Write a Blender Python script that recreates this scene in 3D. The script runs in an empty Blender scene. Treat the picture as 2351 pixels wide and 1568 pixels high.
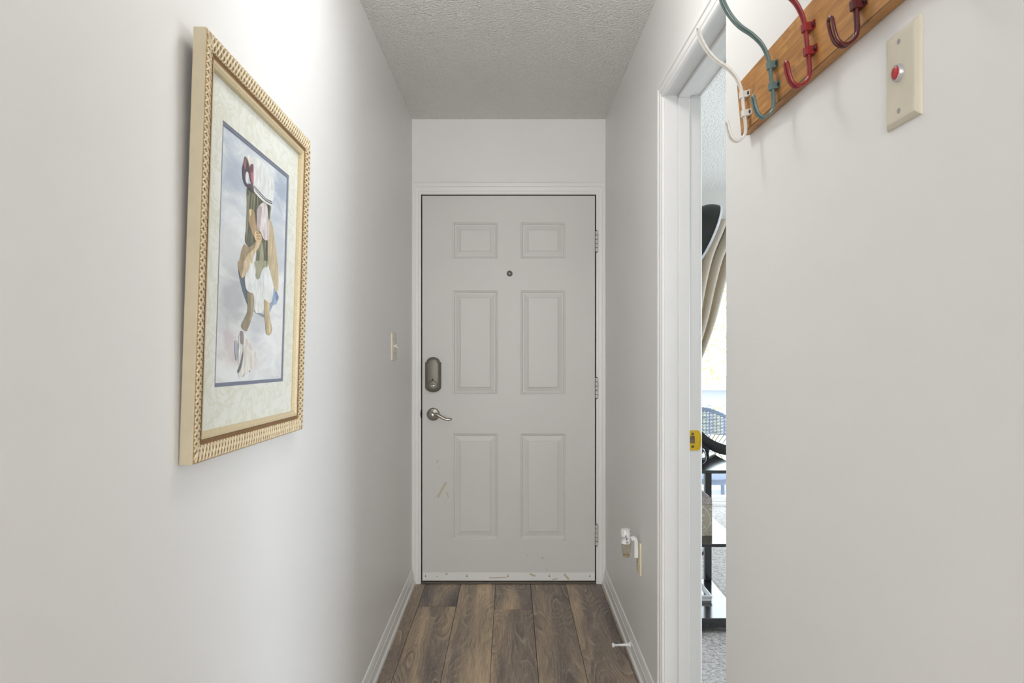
import bpy, bmesh, math, random
from mathutils import Vector, Matrix, Euler
random.seed(7)
SC = bpy.context.scene
COL = SC.collection
PI = math.pi

# ------------------------------------------------------------------ camera
F = 1600.0            # focal length in pixels of the 2351 px wide frame
CX, CY = 1172.0, 787.0   # vanishing point of the hallway
CAMZ = 1.256
cam_d = bpy.data.cameras.new('camera')
cam = bpy.data.objects.new('camera', cam_d); COL.objects.link(cam)
cam.location = (0, 0, CAMZ); cam.rotation_euler = (PI/2, 0, 0)
cam_d.sensor_width = 36.0; cam_d.lens = 36.0*F/2351.0
cam_d.shift_x = (1175.5-CX)/2351.0; cam_d.shift_y = (CY-784.0)/2351.0
cam_d.clip_start = 0.02; cam_d.clip_end = 200
cam_d.dof.use_dof = True; cam_d.dof.focus_distance = 2.7; cam_d.dof.aperture_fstop = 11.0
SC.camera = cam

# ------------------------------------------------------------------ world, lights, exposure
SC.view_settings.view_transform = 'Standard'
SC.view_settings.look = 'None'
SC.view_settings.gamma = 1.0
SC.view_settings.use_curve_mapping = False
SC.view_settings.exposure = 0.0
w = bpy.data.worlds.new('sky'); SC.world = w; w.use_nodes = True
wb = w.node_tree.nodes['Background']
wb.inputs[0].default_value = (0.82, 0.915, 1.0, 1); wb.inputs[1].default_value = 6.0

def area_light(name, loc, rot, sx, sy, power, col, portal=False):
    l = bpy.data.lights.new(name, 'AREA'); l.shape = 'RECTANGLE'; l.size = sx; l.size_y = sy
    l.energy = power; l.color = col
    if portal: l.cycles.is_portal = True
    o = bpy.data.objects.new(name, l); COL.objects.link(o); o.location = loc; o.rotation_euler = rot
    return o
# added soft fill behind the camera, hung in front of the closed blind
area_light('rear_fill_light', (0.0, -4.3, 1.25), (PI/2, 0, 0), 3.0, 1.8, 212.0, (1.0, 0.985, 0.96))
# added fill that brightens the side room from its right wall, out of view
area_light('side_room_fill_light', (3.90, 3.0, 1.12), (0, PI/2, 0), 1.1, 2.4, 84.0, (0.84, 0.92, 1.0))
# sampling portal in the sliding door (emits nothing itself)
area_light('sliding_door_portal', (2.0, 5.60, 1.05), (-PI/2, 0, 0), 2.2, 2.1, 1.0, (1, 1, 1), portal=True)
DOME_STRENGTH = 21.5
DOME_COLOR = (1.0, 0.985, 0.965, 1)

# ------------------------------------------------------------------ dimensions
XL, XR, XN = -0.514, 0.496, 0.472    # left wall, right wall, thicker right wall near the camera
XRR = 0.608                          # room side of the right wall
D = F/439.6                          # end wall
H = CAMZ + (CY-273.5)/439.6          # ceiling
YJ = F*0.496/354.7                   # far jamb of the side doorway
YC = F*XN/495.0                      # corner of the thicker wall
ZT = 2.05                            # head of the side doorway
YF = 5.35                            # far wall of the side room

def at_y(px, py, Y):   # pixel -> point at depth Y
    return Vector(((px-CX)/F*Y, Y, CAMZ-(py-CY)/F*Y))

# ------------------------------------------------------------------ helpers
def lin(c):
    c = c/255.0
    return c/12.92 if c <= 0.04045 else ((c+0.055)/1.055)**2.4
def rgb(r, g, b): return (lin(r), lin(g), lin(b), 1.0)

class NT:
    def __init__(s, name):
        s.m = bpy.data.materials.new(name); s.m.use_nodes = True
        s.t = s.m.node_tree; s.b = s.t.nodes['Principled BSDF']
    def n(s, typ, **kw):
        nd = s.t.nodes.new(typ)
        for k, v in kw.items():
            if k in nd.inputs: nd.inputs[k].default_value = v
            else: setattr(nd, k, v)
        return nd
    def l(s, a, b): s.t.links.new(a, b)
    def coord(s, scale=(1, 1, 1), kind='Object', offset=None):
        tc = s.n('ShaderNodeTexCoord'); mp = s.n('ShaderNodeMapping')
        mp.inputs['Scale'].default_value = scale
        s.l(tc.outputs[kind], mp.inputs['Vector'])
        if offset is not None: s.l(offset, mp.inputs['Location'])
        return mp.outputs['Vector']
    def noise(s, vec, scale, detail=3.0, rough=0.5, dist=0.0):
        nd = s.n('ShaderNodeTexNoise'); nd.inputs['Scale'].default_value = scale
        nd.inputs['Detail'].default_value = detail; nd.inputs['Roughness'].default_value = rough
        nd.inputs['Distortion'].default_value = dist
        s.l(vec, nd.inputs['Vector']); return nd.outputs['Fac']
    def ramp(s, fac, stops, interp='LINEAR'):
        r = s.n('ShaderNodeValToRGB'); cr = r.color_ramp; cr.interpolation = interp
        while len(cr.elements) < len(stops): cr.elements.new(0.5)
        for e, (p, c) in zip(cr.elements, stops): e.position = p; e.color = c
        s.l(fac, r.inputs['Fac']); return r.outputs['Color']
    def mix(s, fac, a, b, blend='MIX'):
        m = s.n('ShaderNodeMix'); m.data_type = 'RGBA'; m.blend_type = blend
        for i, v in ((0, fac), (6, a), (7, b)):
            if isinstance(v, (float, int, tuple)): m.inputs[i].default_value = v
            else: s.l(v, m.inputs[i])
        return m.outputs[2]
    def math(s, op, a, b=None):
        m = s.n('ShaderNodeMath'); m.operation = op
        for i, v in ((0, a), (1, b)):
            if v is None: continue
            if isinstance(v, (float, int)): m.inputs[i].default_value = v
            else: s.l(v, m.inputs[i])
        return m.outputs[0]
    def bump(s, h, strength=0.3, dist=0.002):
        b = s.n('ShaderNodeBump'); b.inputs['Strength'].default_value = strength
        b.inputs['Distance'].default_value = dist; s.l(h, b.inputs['Height'])
        s.l(b.outputs['Normal'], s.b.inputs['Normal'])
    def set(s, col=None, rough=None, metal=None, spec=None, coat=None):
        if col is not None:
            if isinstance(col, tuple): s.b.inputs['Base Color'].default_value = col
            else: s.l(col, s.b.inputs['Base Color'])
        if rough is not None:
            if isinstance(rough, (int, float)): s.b.inputs['Roughness'].default_value = rough
            else: s.l(rough, s.b.inputs['Roughness'])
        if metal is not None: s.b.inputs['Metallic'].default_value = metal
        if spec is not None: s.b.inputs['Specular IOR Level'].default_value = spec
        if coat is not None: s.b.inputs['Coat Weight'].default_value = coat
        return s.m

def plain(name, col, rough=0.5, metal=0.0, spec=0.5, var=0.06, scale=30.0, bump=0.0, bscale=200.0):
    t = NT(name); v = t.coord()
    n = t.noise(v, scale)
    d = tuple(max(0, c*(1-var)) for c in col[:3])+(1,); u = tuple(min(1, c*(1+var)) for c in col[:3])+(1,)
    t.set(t.ramp(n, [(0.3, d), (0.7, u)]), rough, metal, spec)
    if bump: t.bump(t.noise(v, bscale, 2.0), bump, 0.001)
    return t.m

# --- wall paint: off-white satin with faint roller texture and a little scuffing
def wall_mat(name, col, dirt=0.06, rough=0.42):
    t = NT(name); v = t.coord()
    big = t.noise(v, 1.7, 4.0)
    sc = t.noise(t.coord((1.0, 2.0, 3.5)), 5.0, 6.0, 0.65)
    base = t.ramp(big, [(0.3, tuple(c*(1-dirt) for c in col[:3])+(1,)), (0.7, col)])
    speck = t.ramp(sc, [(0.70, (0, 0, 0, 1)), (0.80, (1, 1, 1, 1))])
    c2 = t.mix(t.math('MULTIPLY', speck, 0.12), base, rgb(150, 142, 128))
    t.set(c2, rough, 0.0, 0.35)
    t.bump(t.noise(v, 260.0, 3.0), 0.10, 0.0012)
    return t.m
M = {}
M['wall'] = wall_mat('wall_paint', (0.87, 0.863, 0.850, 1), 0.03)
M['endwall'] = M['wall']
M['roomwall'] = wall_mat('room_wall_paint', (0.70, 0.685, 0.65, 1))
M['trim'] = wall_mat('trim_paint', (0.88, 0.877, 0.868, 1), 0.03, 0.30)
M['jamb'] = wall_mat('jamb_paint', (0.79, 0.79, 0.785, 1), 0.03, 0.32)
M['door'] = wall_mat('door_paint', (0.70, 0.692, 0.675, 1), 0.04, 0.36)

def ceiling_mat():
    t = NT('textured_ceiling'); v = t.coord()
    n1 = t.noise(v, 75.0, 3.0, 0.6)
    vo = t.n('ShaderNodeTexVoronoi'); vo.inputs['Scale'].default_value = 105.0; t.l(v, vo.inputs['Vector'])
    h = t.math('ADD', t.math('MULTIPLY', n1, 1.1), t.math('MULTIPLY', vo.outputs['Distance'], -0.5))
    t.set(t.ramp(t.noise(v, 1.2, 3.0), [(0.3, (0.89, 0.875, 0.845, 1)), (0.7, (0.93, 0.92, 0.895, 1))]), 0.55, 0, 0.35)
    t.bump(h, 0.9, 0.011)
    return t.m
M['ceiling'] = ceiling_mat()

def plank_mat():
    t = NT('limed_oak_plank')
    oi = t.n('ShaderNodeObjectInfo')
    off = t.n('ShaderNodeCombineXYZ')
    t.l(t.math('MULTIPLY', oi.outputs['Random'], 37.0), off.inputs[0])
    t.l(t.math('MULTIPLY', oi.outputs['Random'], 91.0), off.inputs[1])
    o = off.outputs[0]
    field = t.noise(t.coord((5.0, 1.15, 1), offset=o), 1.0, 1.2, 0.45, 0.15)
    warp = t.noise(t.coord((30, 7, 1), offset=o), 1.0, 3.0, 0.6)
    f2 = t.math('ADD', t.math('MULTIPLY', field, 30.0), t.math('MULTIPLY', warp, 0.55))
    ring = t.math('FRACT', f2)
    line = t.ramp(ring, [(0.0, (1, 1, 1, 1)), (0.09, (0.8, 0.8, 0.8, 1)), (0.24, (0, 0, 0, 1)), (1.0, (0, 0, 0, 1))])
    dline = t.ramp(ring, [(0.0, (0, 0, 0, 1)), (0.45, (0, 0, 0, 1)), (0.8, (1, 1, 1, 1)), (1.0, (0, 0, 0, 1))])
    breakup = t.ramp(t.noise(t.coord((16, 3.5, 1), offset=o), 1.0, 4.0, 0.65), [(0.46, (0.04, 0.04, 0.04, 1)), (0.64, (1, 1, 1, 1))])
    tone = t.noise(t.coord((8.0, 0.8, 1), offset=o), 1.0, 4.0, 0.55, 0.5)
    base = t.ramp(tone, [(0.30, rgb(112, 102, 98)), (0.44, rgb(146, 132, 120)), (0.56, rgb(180, 160, 136)), (0.70, rgb(224, 200, 164))])
    grey = t.mix(t.math('MULTIPLY', oi.outputs['Random'], 0.6), base, t.mix(1.0, base, rgb(206, 206, 214), 'MULTIPLY'))
    fine = t.noise(t.coord((230, 8, 1), offset=o), 1.0, 4.0, 0.7)
    c = t.mix(0.75, grey, t.ramp(fine, [(0.3, (0.26, 0.255, 0.25, 1)), (0.68, (0.68, 0.67, 0.66, 1))]), 'OVERLAY')
    pores = t.ramp(t.noise(t.coord((150, 26, 1), offset=o), 1.0, 2.0), [(0.58, (0, 0, 0, 1)), (0.70, (1, 1, 1, 1))])
    c = t.mix(t.math('MULTIPLY', pores, 0.28), c, rgb(205, 194, 180))
    c = t.mix(t.math('MULTIPLY', t.math('MULTIPLY', dline, breakup), 0.45), c, t.mix(1.0, c, rgb(120, 112, 106), 'MULTIPLY'))
    lf = t.math('MULTIPLY', t.math('MULTIPLY', line, breakup), 0.45)
    c = t.mix(lf, c, rgb(222, 208, 188))
    knot = t.ramp(field, [(0.27, (1, 1, 1, 1)), (0.37, (0, 0, 0, 1))])
    c = t.mix(t.math('MULTIPLY', knot, 0.65), c, rgb(70, 62, 60))
    t.set(c, 0.42, 0, 0.4)
    t.bump(t.math('ADD', fine, t.math('MULTIPLY', line, -0.4)), 0.18, 0.001)
    return t.m
M['plank'] = plank_mat()
M['subfloor'] = plain('subfloor', rgb(52, 44, 38), 0.8)

def carpet_mat():
    t = NT('carpet_pile'); v = t.coord()
    n = t.noise(v, 160.0, 3.0, 0.7); n2 = t.noise(v, 55.0, 3.0, 0.6)
    c = t.ramp(t.math('MULTIPLY', t.math('ADD', n, n2), 0.5), [(0.36, rgb(150, 146, 140)), (0.50, rgb(216, 212, 208)), (0.64, rgb(244, 242, 240))])
    t.set(c, 0.95, 0, 0.1)
    t.bump(t.math('ADD', n, n2), 1.0, 0.012)
    return t.m
M['carpet'] = carpet_mat()

def metal(name, col, rough=0.3): return plain(name, col, rough, 1.0, 0.5, 0.05, 60.0)
M['nickel'] = metal('satin_nickel', rgb(168, 164, 156), 0.28)
M['lockgrey'] = plain('lock_housing', rgb(118, 114, 104), 0.42, 0.35, 0.5, 0.04)
M['chrome'] = metal('bright_chrome', rgb(225, 226, 228), 0.12)
M['brass'] = plain('yellow_brass', rgb(214, 178, 40), 0.34, 0.35, 0.5, 0.10, 90.0)
M['alu'] = metal('threshold_metal', rgb(120, 115, 108), 0.35)
M['dark'] = plain('dark_gap', rgb(20, 19, 18), 0.8)
M['screw'] = metal('dull_screw', rgb(96, 92, 84), 0.45)
M['ivory'] = plain('ivory_plastic', rgb(224, 218, 202), 0.38, 0, 0.5, 0.02)
M['ivorydark'] = plain('almond_plastic', rgb(216, 209, 190), 0.40, 0, 0.5, 0.02)
M['almond'] = plain('yellowed_outlet_plastic', rgb(226, 217, 186), 0.38, 0, 0.5, 0.02)
M['hinge'] = plain('painted_hinge', rgb(206, 203, 196), 0.35, 0.1, 0.5, 0.08, 200)
M['whiteplastic'] = plain('white_plastic', rgb(236, 236, 236), 0.3, 0, 0.5, 0.015)
M['greyhole'] = plain('grey_screw_slot', rgb(150, 148, 145), 0.5)
M['red'] = plain('red_push_button', rgb(186, 16, 28), 0.25, 0, 0.6, 0.05)
M['chip'] = plain('bare_primer_chip', rgb(204, 195, 174), 0.6, 0, 0.3, 0.06, 120)
M['black'] = plain('black_gloss_lacquer', rgb(20, 20, 24), 0.13, 0, 1.0, 0.05)
M['blacksat'] = plain('black_satin', rgb(24, 25, 30), 0.35, 0, 0.5, 0.05)

def wood_board():
    t = NT('stained_pine_board')
    warp = t.noise(t.coord((1.5, 3, 10)), 2.0, 3.0, 0.5, 0.3)
    grain = t.noise(t.coord((30, 9.0, 130)), 1.0, 5.0, 0.6, 0.5)
    dark = t.noise(t.coord((6, 14.0, 30)), 1.0, 4.0, 0.6, 0.8)
    c = t.ramp(grain, [(0.28, rgb(128, 78, 34)), (0.50, rgb(180, 122, 60)), (0.72, rgb(212, 158, 90))])
    c = t.mix(t.math('MULTIPLY', warp, 0.45), c, rgb(206, 158, 92))
    c = t.mix(t.math('MULTIPLY', t.ramp(dark, [(0.56, (0, 0, 0, 1)), (0.74, (1, 1, 1, 1))]), 0.6), c, rgb(96, 70, 52))
    t.set(c, 0.45, 0, 0.4); t.bump(grain, 0.1, 0.001)
    return t.m
M['board'] = wood_board()

def glass(name, tint, rough, base, edge):
    t = NT(name); t.t.nodes.remove(t.b)
    tr = t.n('ShaderNodeBsdfTransparent'); tr.inputs[0].default_value = tint
    gl = t.n('ShaderNodeBsdfGlossy'); gl.inputs['Roughness'].default_value = rough
    lw = t.n('ShaderNodeLayerWeight'); lw.inputs[0].default_value = 0.5
    f = t.math('ADD', t.math('MULTIPLY', t.math('POWER', lw.outputs['Facing'], 4.0), edge), base)
    mx = t.n('ShaderNodeMixShader'); t.l(f, mx.inputs[0]); t.l(tr.outputs[0], mx.inputs[1]); t.l(gl.outputs[0], mx.inputs[2])
    t.l(mx.outputs[0], t.t.nodes['Material Output'].inputs[0])
    return t.m
# ---- geometry helpers
def newbm(): return bmesh.new()
def box(bm, x0, x1, y0, y1, z0, z1, bev=0.0, seg=1):
    vs = [bm.verts.new((x, y, z)) for x in (x0, x1) for y in (y0, y1) for z in (z0, z1)]
    fs = [(0, 1, 3, 2), (4, 6, 7, 5), (0, 4, 5, 1), (2, 3, 7, 6), (0, 2, 6, 4), (1, 5, 7, 3)]
    faces = [bm.faces.new([vs[i] for i in f]) for f in fs]
    if bev > 0:
        es = set(e for f in faces for e in f.edges)
        bmesh.ops.bevel(bm, geom=list(es), offset=bev, segments=seg, profile=0.5, affect='EDGES')
    return bm
def grid_faces(bm, rows, closed_u=False, closed_v=False, cap=False):
    V = [[bm.verts.new(p) for p in r] for r in rows]
    nu, nv = len(V), len(V[0])
    for i in range(nu if closed_u else nu-1):
        for j in range(nv if closed_v else nv-1):
            a, b, c, d = V[i][j], V[(i+1) % nu][j], V[(i+1) % nu][(j+1) % nv], V[i][(j+1) % nv]
            bm.faces.new((a, b, c, d))
    if cap:
        bm.faces.new(list(reversed(V[0]))); bm.faces.new(V[-1])
    return V
def frame_axes(d):
    d = Vector(d).normalized()
    a = Vector((0, 0, 1)) if abs(d.z) < 0.9 else Vector((1, 0, 0))
    u = d.cross(a).normalized(); return u, d.cross(u).normalized()
def lathe(bm, prof, center, axis=(0, 0, 1), seg=32, cap=True):
    c = Vector(center); ax = Vector(axis).normalized(); u, v = frame_axes(ax)
    rows = []
    for r, h in prof:
        rows.append([c+ax*h+(u*math.cos(2*PI*k/seg)+v*math.sin(2*PI*k/seg))*max(r, 1e-5) for k in range(seg)])
    grid_faces(bm, rows, closed_v=True, cap=cap)
    return bm
def tube(bm, pts, r, seg=10, closed=False, cap=True):
    pts = [Vector(p) for p in pts]; n = len(pts); rows = []
    up = None
    for i, p in enumerate(pts):
        a = pts[(i-1) % n] if (closed or i > 0) else p
        b = pts[(i+1) % n] if (closed or i < n-1) else p
        d = (b-a).normalized()
        if up is None: u, v = frame_axes(d)
        else:
            u = (up-d*up.dot(d)).normalized(); v = d.cross(u)
        up = u
        rr = r[i] if isinstance(r, (list, tuple)) else r
        rows.append([p+(u*math.cos(2*PI*k/seg)+v*math.sin(2*PI*k/seg))*rr for k in range(seg)])
    grid_faces(bm, rows, closed_u=closed, closed_v=True, cap=(cap and not closed))
    return bm
def prism(bm, poly, origin, ex, ey, ez, h):
    """poly in 2D (ex,ey) extruded by h along ez"""
    o = Vector(origin); ex, ey, ez = Vector(ex), Vector(ey), Vector(ez)
    a = [bm.verts.new(o+ex*x+ey*y) for x, y in poly]; b = [bm.verts.new(o+ex*x+ey*y+ez*h) for x, y in poly]
    n = len(poly)
    bm.faces.new(list(reversed(a))); bm.faces.new(b)
    for i in range(n): bm.faces.new((a[i], a[(i+1) % n], b[(i+1) % n], b[i]))
    return bm
def catmull(pts, k=6, closed=False):
    pts = [Vector(p) for p in pts]; n = len(pts); out = []
    rng = range(n if closed else n-1)
    for i in rng:
        g = (lambda j: pts[j % n]) if closed else (lambda j: pts[max(0, min(n-1, j))])
        p0, p1, p2, p3 = g(i-1), g(i), g(i+1), g(i+2)
        for s in range(k):
            t = s/k
            out.append(0.5*((2*p1)+(p2-p0)*t+(2*p0-5*p1+4*p2-p3)*t*t+(3*p1-p0-3*p2+p3)*t**3))
    if not closed: out.append(pts[-1])
    return out

ORG = {}
def empty(name, loc, label=None, cat=None, group=None, kind=None, rot=None):
    o = bpy.data.objects.new(name, None); COL.objects.link(o); o.empty_display_size = 0.05
    o.location = loc
    if rot: o.rotation_euler = rot
    ORG[o.name] = Vector(loc); tag(o, label, cat, group, kind)
    return o
def tag(o, label=None, cat=None, group=None, kind=None):
    if label: o['label'] = label
    if cat: o['category'] = cat
    if group: o['group'] = group
    if kind: o['kind'] = kind
    return o
def mk(name, bm, mat, parent=None, smooth=None, origin=None, label=None, cat=None, group=None, kind=None, local=False):
    """link a bmesh built in world coordinates as one object"""
    bmesh.ops.recalc_face_normals(bm, faces=bm.faces[:])
    me = bpy.data.meshes.new(name)
    if parent is not None and not local: og = ORG[parent.name]
    elif origin is not None: og = Vector(origin)
    else: og = Vector((0, 0, 0))
    for v in bm.verts: v.co -= og
    bm.to_mesh(me); bm.free()
    mats = mat if isinstance(mat, list) else [mat]
    for m_ in mats: me.materials.append(m_)
    if smooth is not None:
        for p in me.polygons: p.use_smooth = True
        me.set_sharp_from_angle(angle=math.radians(smooth))
    o = bpy.data.objects.new(name, me); COL.objects.link(o)
    if parent is not None: o.parent = parent
    else: o.location = og
    ORG[o.name] = og.copy()
    tag(o, label, cat, group, kind)
    return o
def struct(name, bm, mat, label=None, smooth=None):
    return mk(name, bm, mat, None, smooth, label=label, kind='structure')
def one(fn, *a, **k):
    bm = newbm(); fn(bm, *a, **k); return bm
def copy_tree(o, delta, parent=None):
    c = o.copy(); COL.objects.link(c)
    if parent is not None: c.parent = parent
    else: c.location = o.location+Vector(delta)
    for ch in o.children: copy_tree(ch, delta, c)
    return c

# ================================================================== STRUCTURE
YB = -1.0      # hallway opens into a living room behind the camera
# ---- ceiling
struct('ceiling', one(box, -2.7, 4.1, -4.6, YF+0.12, H, H+0.1), M['ceiling'], 'white knockdown textured ceiling over the hallway')
# ---- left wall
bm = newbm(); box(bm, XL-0.11, XL, YB, D+0.2, 0, H); box(bm, -2.6, XL, YB-0.0, YB+0.1, 0, H)
struct('wall_left', bm, M['wall'], 'off-white painted wall where the framed picture hangs')
# ---- right wall: far part, header over the doorway, thicker part near the camera
bm = newbm()
box(bm, XR, XRR, YJ+0.016, YF, 0, H); box(bm, XR, XRR, YC, YJ+0.016, ZT+0.016, H)
box(bm, XN, XRR, YB, YC, 0, H, 0.0); box(bm, XRR, 2.6, YB, YB+0.1, 0, H)
struct('wall_right', bm, M['wall'], 'off-white painted wall with the side doorway and coat rack')
# ---- end wall with the front door opening
OX0, OX1, OZ = -0.4665, 0.4465, 2.029
bm = newbm()
box(bm, XL, OX0-0.012, D, D+0.12, 0, H); box(bm, OX1+0.012, XR, D, D+0.12, 0, H)
box(bm, OX0-0.012, OX1+0.012, D, D+0.12, OZ+0.012, H)
struct('wall_back', bm, M['endwall'], 'white wall above and around the front door')
# ---- rear living room shell
bm = newbm()
box(bm, -2.7, -2.6, -4.6, YB+0.1, 0, H); box(bm, 2.6, 2.7, -4.6, YB+0.1, 0, H)
box(bm, -2.6, -1.6, -4.6, -4.5, 0, H); box(bm, 1.6, 2.6, -4.6, -4.5, 0, H)
box(bm, -1.6, 1.6, -4.6, -4.5, 0, 0.35); box(bm, -1.6, 1.6, -4.6, -4.5, 2.32, H)
struct('wall_front', bm, M['wall'], 'white walls of the living room behind the camera')
# ---- side room shell
bm = newbm(); box(bm, 4.0, 4.1, 0.1, 1.75, 0, H); box(bm, 4.0, 4.1, 4.25, YF+0.12, 0, H); box(bm, 4.0, 4.1, 1.75, 4.25, 0, 0.55); box(bm, 4.0, 4.1, 1.75, 4.25, 2.15, H); box(bm, XRR, 4.0, 0.1, 0.2, 0, H)
struct('wall_side_room', bm, M['roomwall'], 'beige walls of the side room')
SX0, SX1, SZ = 1.0, 3.1, 2.06
bm = newbm(); box(bm, XRR, SX0, YF, YF+0.12, 0, H); box(bm, SX1, 4.0, YF, YF+0.12, 0, H); box(bm, SX0, SX1, YF, YF+0.12, SZ, H)
struct('wall_window', bm, M['roomwall'], 'beige wall around the sliding glass door')

# ---- floors
living_floor = newbm(); box(living_floor, -2.7, XRR, YB, D+0.12, -0.08, -0.012); box(living_floor, -2.7, 2.7, -4.6, YB, -0.08, 0.0)
fl = struct('floor', living_floor, M['subfloor'], 'dark subfloor under the wood-look planks')
PW = 0.182; seams = [-0.623+PW*k for k in range(7)]
joints = {0: 3.05, 1: 3.321, 2: 2.30, 3: 3.284, 4: 2.05, 5: 2.763}
pk = 0
PL = 1.22
for k in range(6):
    x0, x1 = max(seams[k], XL), min(seams[k+1], XR if k < 6 else XR)
    if k == 5: x1 = min(seams[6], 0.4965)
    j = joints[k]
    ys = [D+0.002, j]
    while ys[-1] > YB: ys.append(ys[-1]-PL)
    ys[-1] = YB
    for a, b in zip(ys[1:], ys[:-1]):
        if b-a < 0.02: continue
        bm = newbm(); g = 0.0007
        box(bm, x0+g, x1-g, a+g, b-g, -0.012, 0.0, 0.0012)
        c = Vector(((seams[k]+seams[k+1])/2, a, 0))
        for v in bm.verts: v.co -= c
        o = mk('plank', bm, M['plank'], None); o.parent = fl; o.location = c
# narrow strip between last seam and right wall, and doorway strip
bm = newbm(); box(bm, 0.4697, XR, YB, D+0.002, -0.012, 0.0, 0.001); o = mk('plank', bm, M['plank'], fl)
bm = newbm(); box(bm, XR+0.001, 0.552, YC, YJ, -0.012, 0.0, 0.001); o = mk('plank', bm, M['plank'], fl)
struct('floor', one(box, XRR-0.056, 4.1, 0.1, YF, -0.08, 0.004), M['carpet'], 'beige cut pile carpet of the side room')

# ---- baseboards: profile swept along Y
def baseboard(name, xw, sgn, y0, y1):
    prof = [(0, 0), (0.020, 0), (0.021, 0.006), (0.019, 0.014), (0.0135, 0.019), (0.0125, 0.024), (0.012, 0.050), (0.0095, 0.054),
            (0.0095, 0.060), (0.007, 0.066), (0.0065, 0.073), (0.004, 0.080), (0, 0.082)]
    bm = newbm()
    prism(bm, [(sgn*a, z) for a, z in prof], (xw, y0, 0), (1, 0, 0), (0, 0, 1), (0, 1, 0), y1-y0)
    return struct(name, bm, M['trim'], smooth=25)
baseboard('baseboard_left', XL, 1, YB, D-0.016)
baseboard('baseboard_right', XR, -1, YJ+0.057, D-0.016)
baseboard('baseboard_near', XN, -1, YB, YC)

# ---- front door casing (trim_1) and jamb
CAS = [(0.0, 0.0), (0.0, 0.006), (0.004, 0.009), (0.014, 0.0095), (0.017, 0.0115), (0.034, 0.0125), (0.037, 0.0155), (0.052, 0.016), (0.057, 0.013), (0.057, 0.0)]
bm = newbm(); kL, kR, kT = (OX0-XL)/0.057, (XR-OX1)/0.057, 0.064/0.057
rows = []
for t_, d_ in CAS:
    rows.append([(OX0-t_*kL, D-d_, 0), (OX0-t_*kL, D-d_, OZ+t_*kT), (OX1+t_*kR, D-d_, OZ+t_*kT), (OX1+t_*kR, D-d_, 0)])
grid_faces(bm, rows, closed_u=True)
struct('trim_1', bm, M['trim'], 'white moulded casing around the front door', smooth=20)
bm = newbm()
box(bm, OX0-0.012, OX0, D-0.002, D+0.12, 0, OZ); box(bm, OX1, OX1+0.012, D-0.002, D+0.12, 0, OZ); box(bm, OX0-0.012, OX1+0.012, D-0.002, D+0.12, OZ, OZ+0.012)
jam = struct('trim_2', bm, M['trim'], 'white jamb of the front door')
bm = newbm(); box(bm, OX0, OX1, D+0.046, D+0.12, 0.0, OZ); box(bm, OX0, OX0+0.005, D+0.010, D+0.046, 0, OZ); box(bm, OX1-0.005, OX1, D+0.010, D+0.046, 0, OZ); box(bm, OX0, OX1, D+0.010, D+0.046, OZ-0.0045, OZ)
mk('gap_shade_weatherstrip', bm, M['dark'], jam)  # weatherstrip coloured dark and set forward to paint in the gap's shade
bm = newbm(); tube(bm, [(OX0+0.0005, D-0.004, 0.885+z) for z in (-0.024, -0.018, 0, 0.018, 0.024)], [0.0005, 0.0035, 0.0062, 0.0035, 0.0005], 12)
mk('latch_notch', bm, M['dark'], jam, 40)
# threshold
bm = newbm(); box(bm, OX0, OX1, D-0.012, D+0.10, 0.0, 0.010, 0.003); box(bm, OX0, OX1, D-0.004, D+0.05, 0.010, 0.0165, 0.002)
struct('trim_3', bm, M['alu'], 'worn metal threshold under the front door')

# ---- side doorway trim
bm = newbm(); rows = []
y0 = YJ+0.005; z0 = ZT-0.003
for t_, d_ in CAS:
    rows.append([(XR-d_, y0+t_*0.94, 0), (XR-d_, y0+t_*0.94, z0+t_*0.94), (XR-d_, YC, z0+t_*0.94)])
grid_faces(bm, rows, closed_u=True)
struct('trim_4', bm, M['trim'], 'white moulded casing of the side doorway', smooth=20)
bm = newbm()
box(bm, XR-0.001, XRR+0.001, YJ, YJ+0.016, 0, ZT+0.016); box(bm, XR-0.001, XRR+0.001, YC, YJ, ZT, ZT+0.016)
box(bm, 0.537, 0.573, YJ-0.011, YJ, 0, ZT, 0.002); box(bm, 0.537, 0.573, YC, YJ, ZT-0.011, ZT, 0.002)
sj = struct('trim_5', bm, M['jamb'], 'white door jamb and stop of the side doorway')
bm = newbm(); rows = []
for t_, d_ in CAS:
    rows.append([(XRR+d_, y0+t_, 0), (XRR+d_, y0+t_, z0+t_), (XRR+d_, YC, z0+t_)])
grid_faces(bm, rows, closed_u=True)
struct('trim_6', bm, M['trim'], 'white casing on the room side of the doorway', smooth=20)
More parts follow.
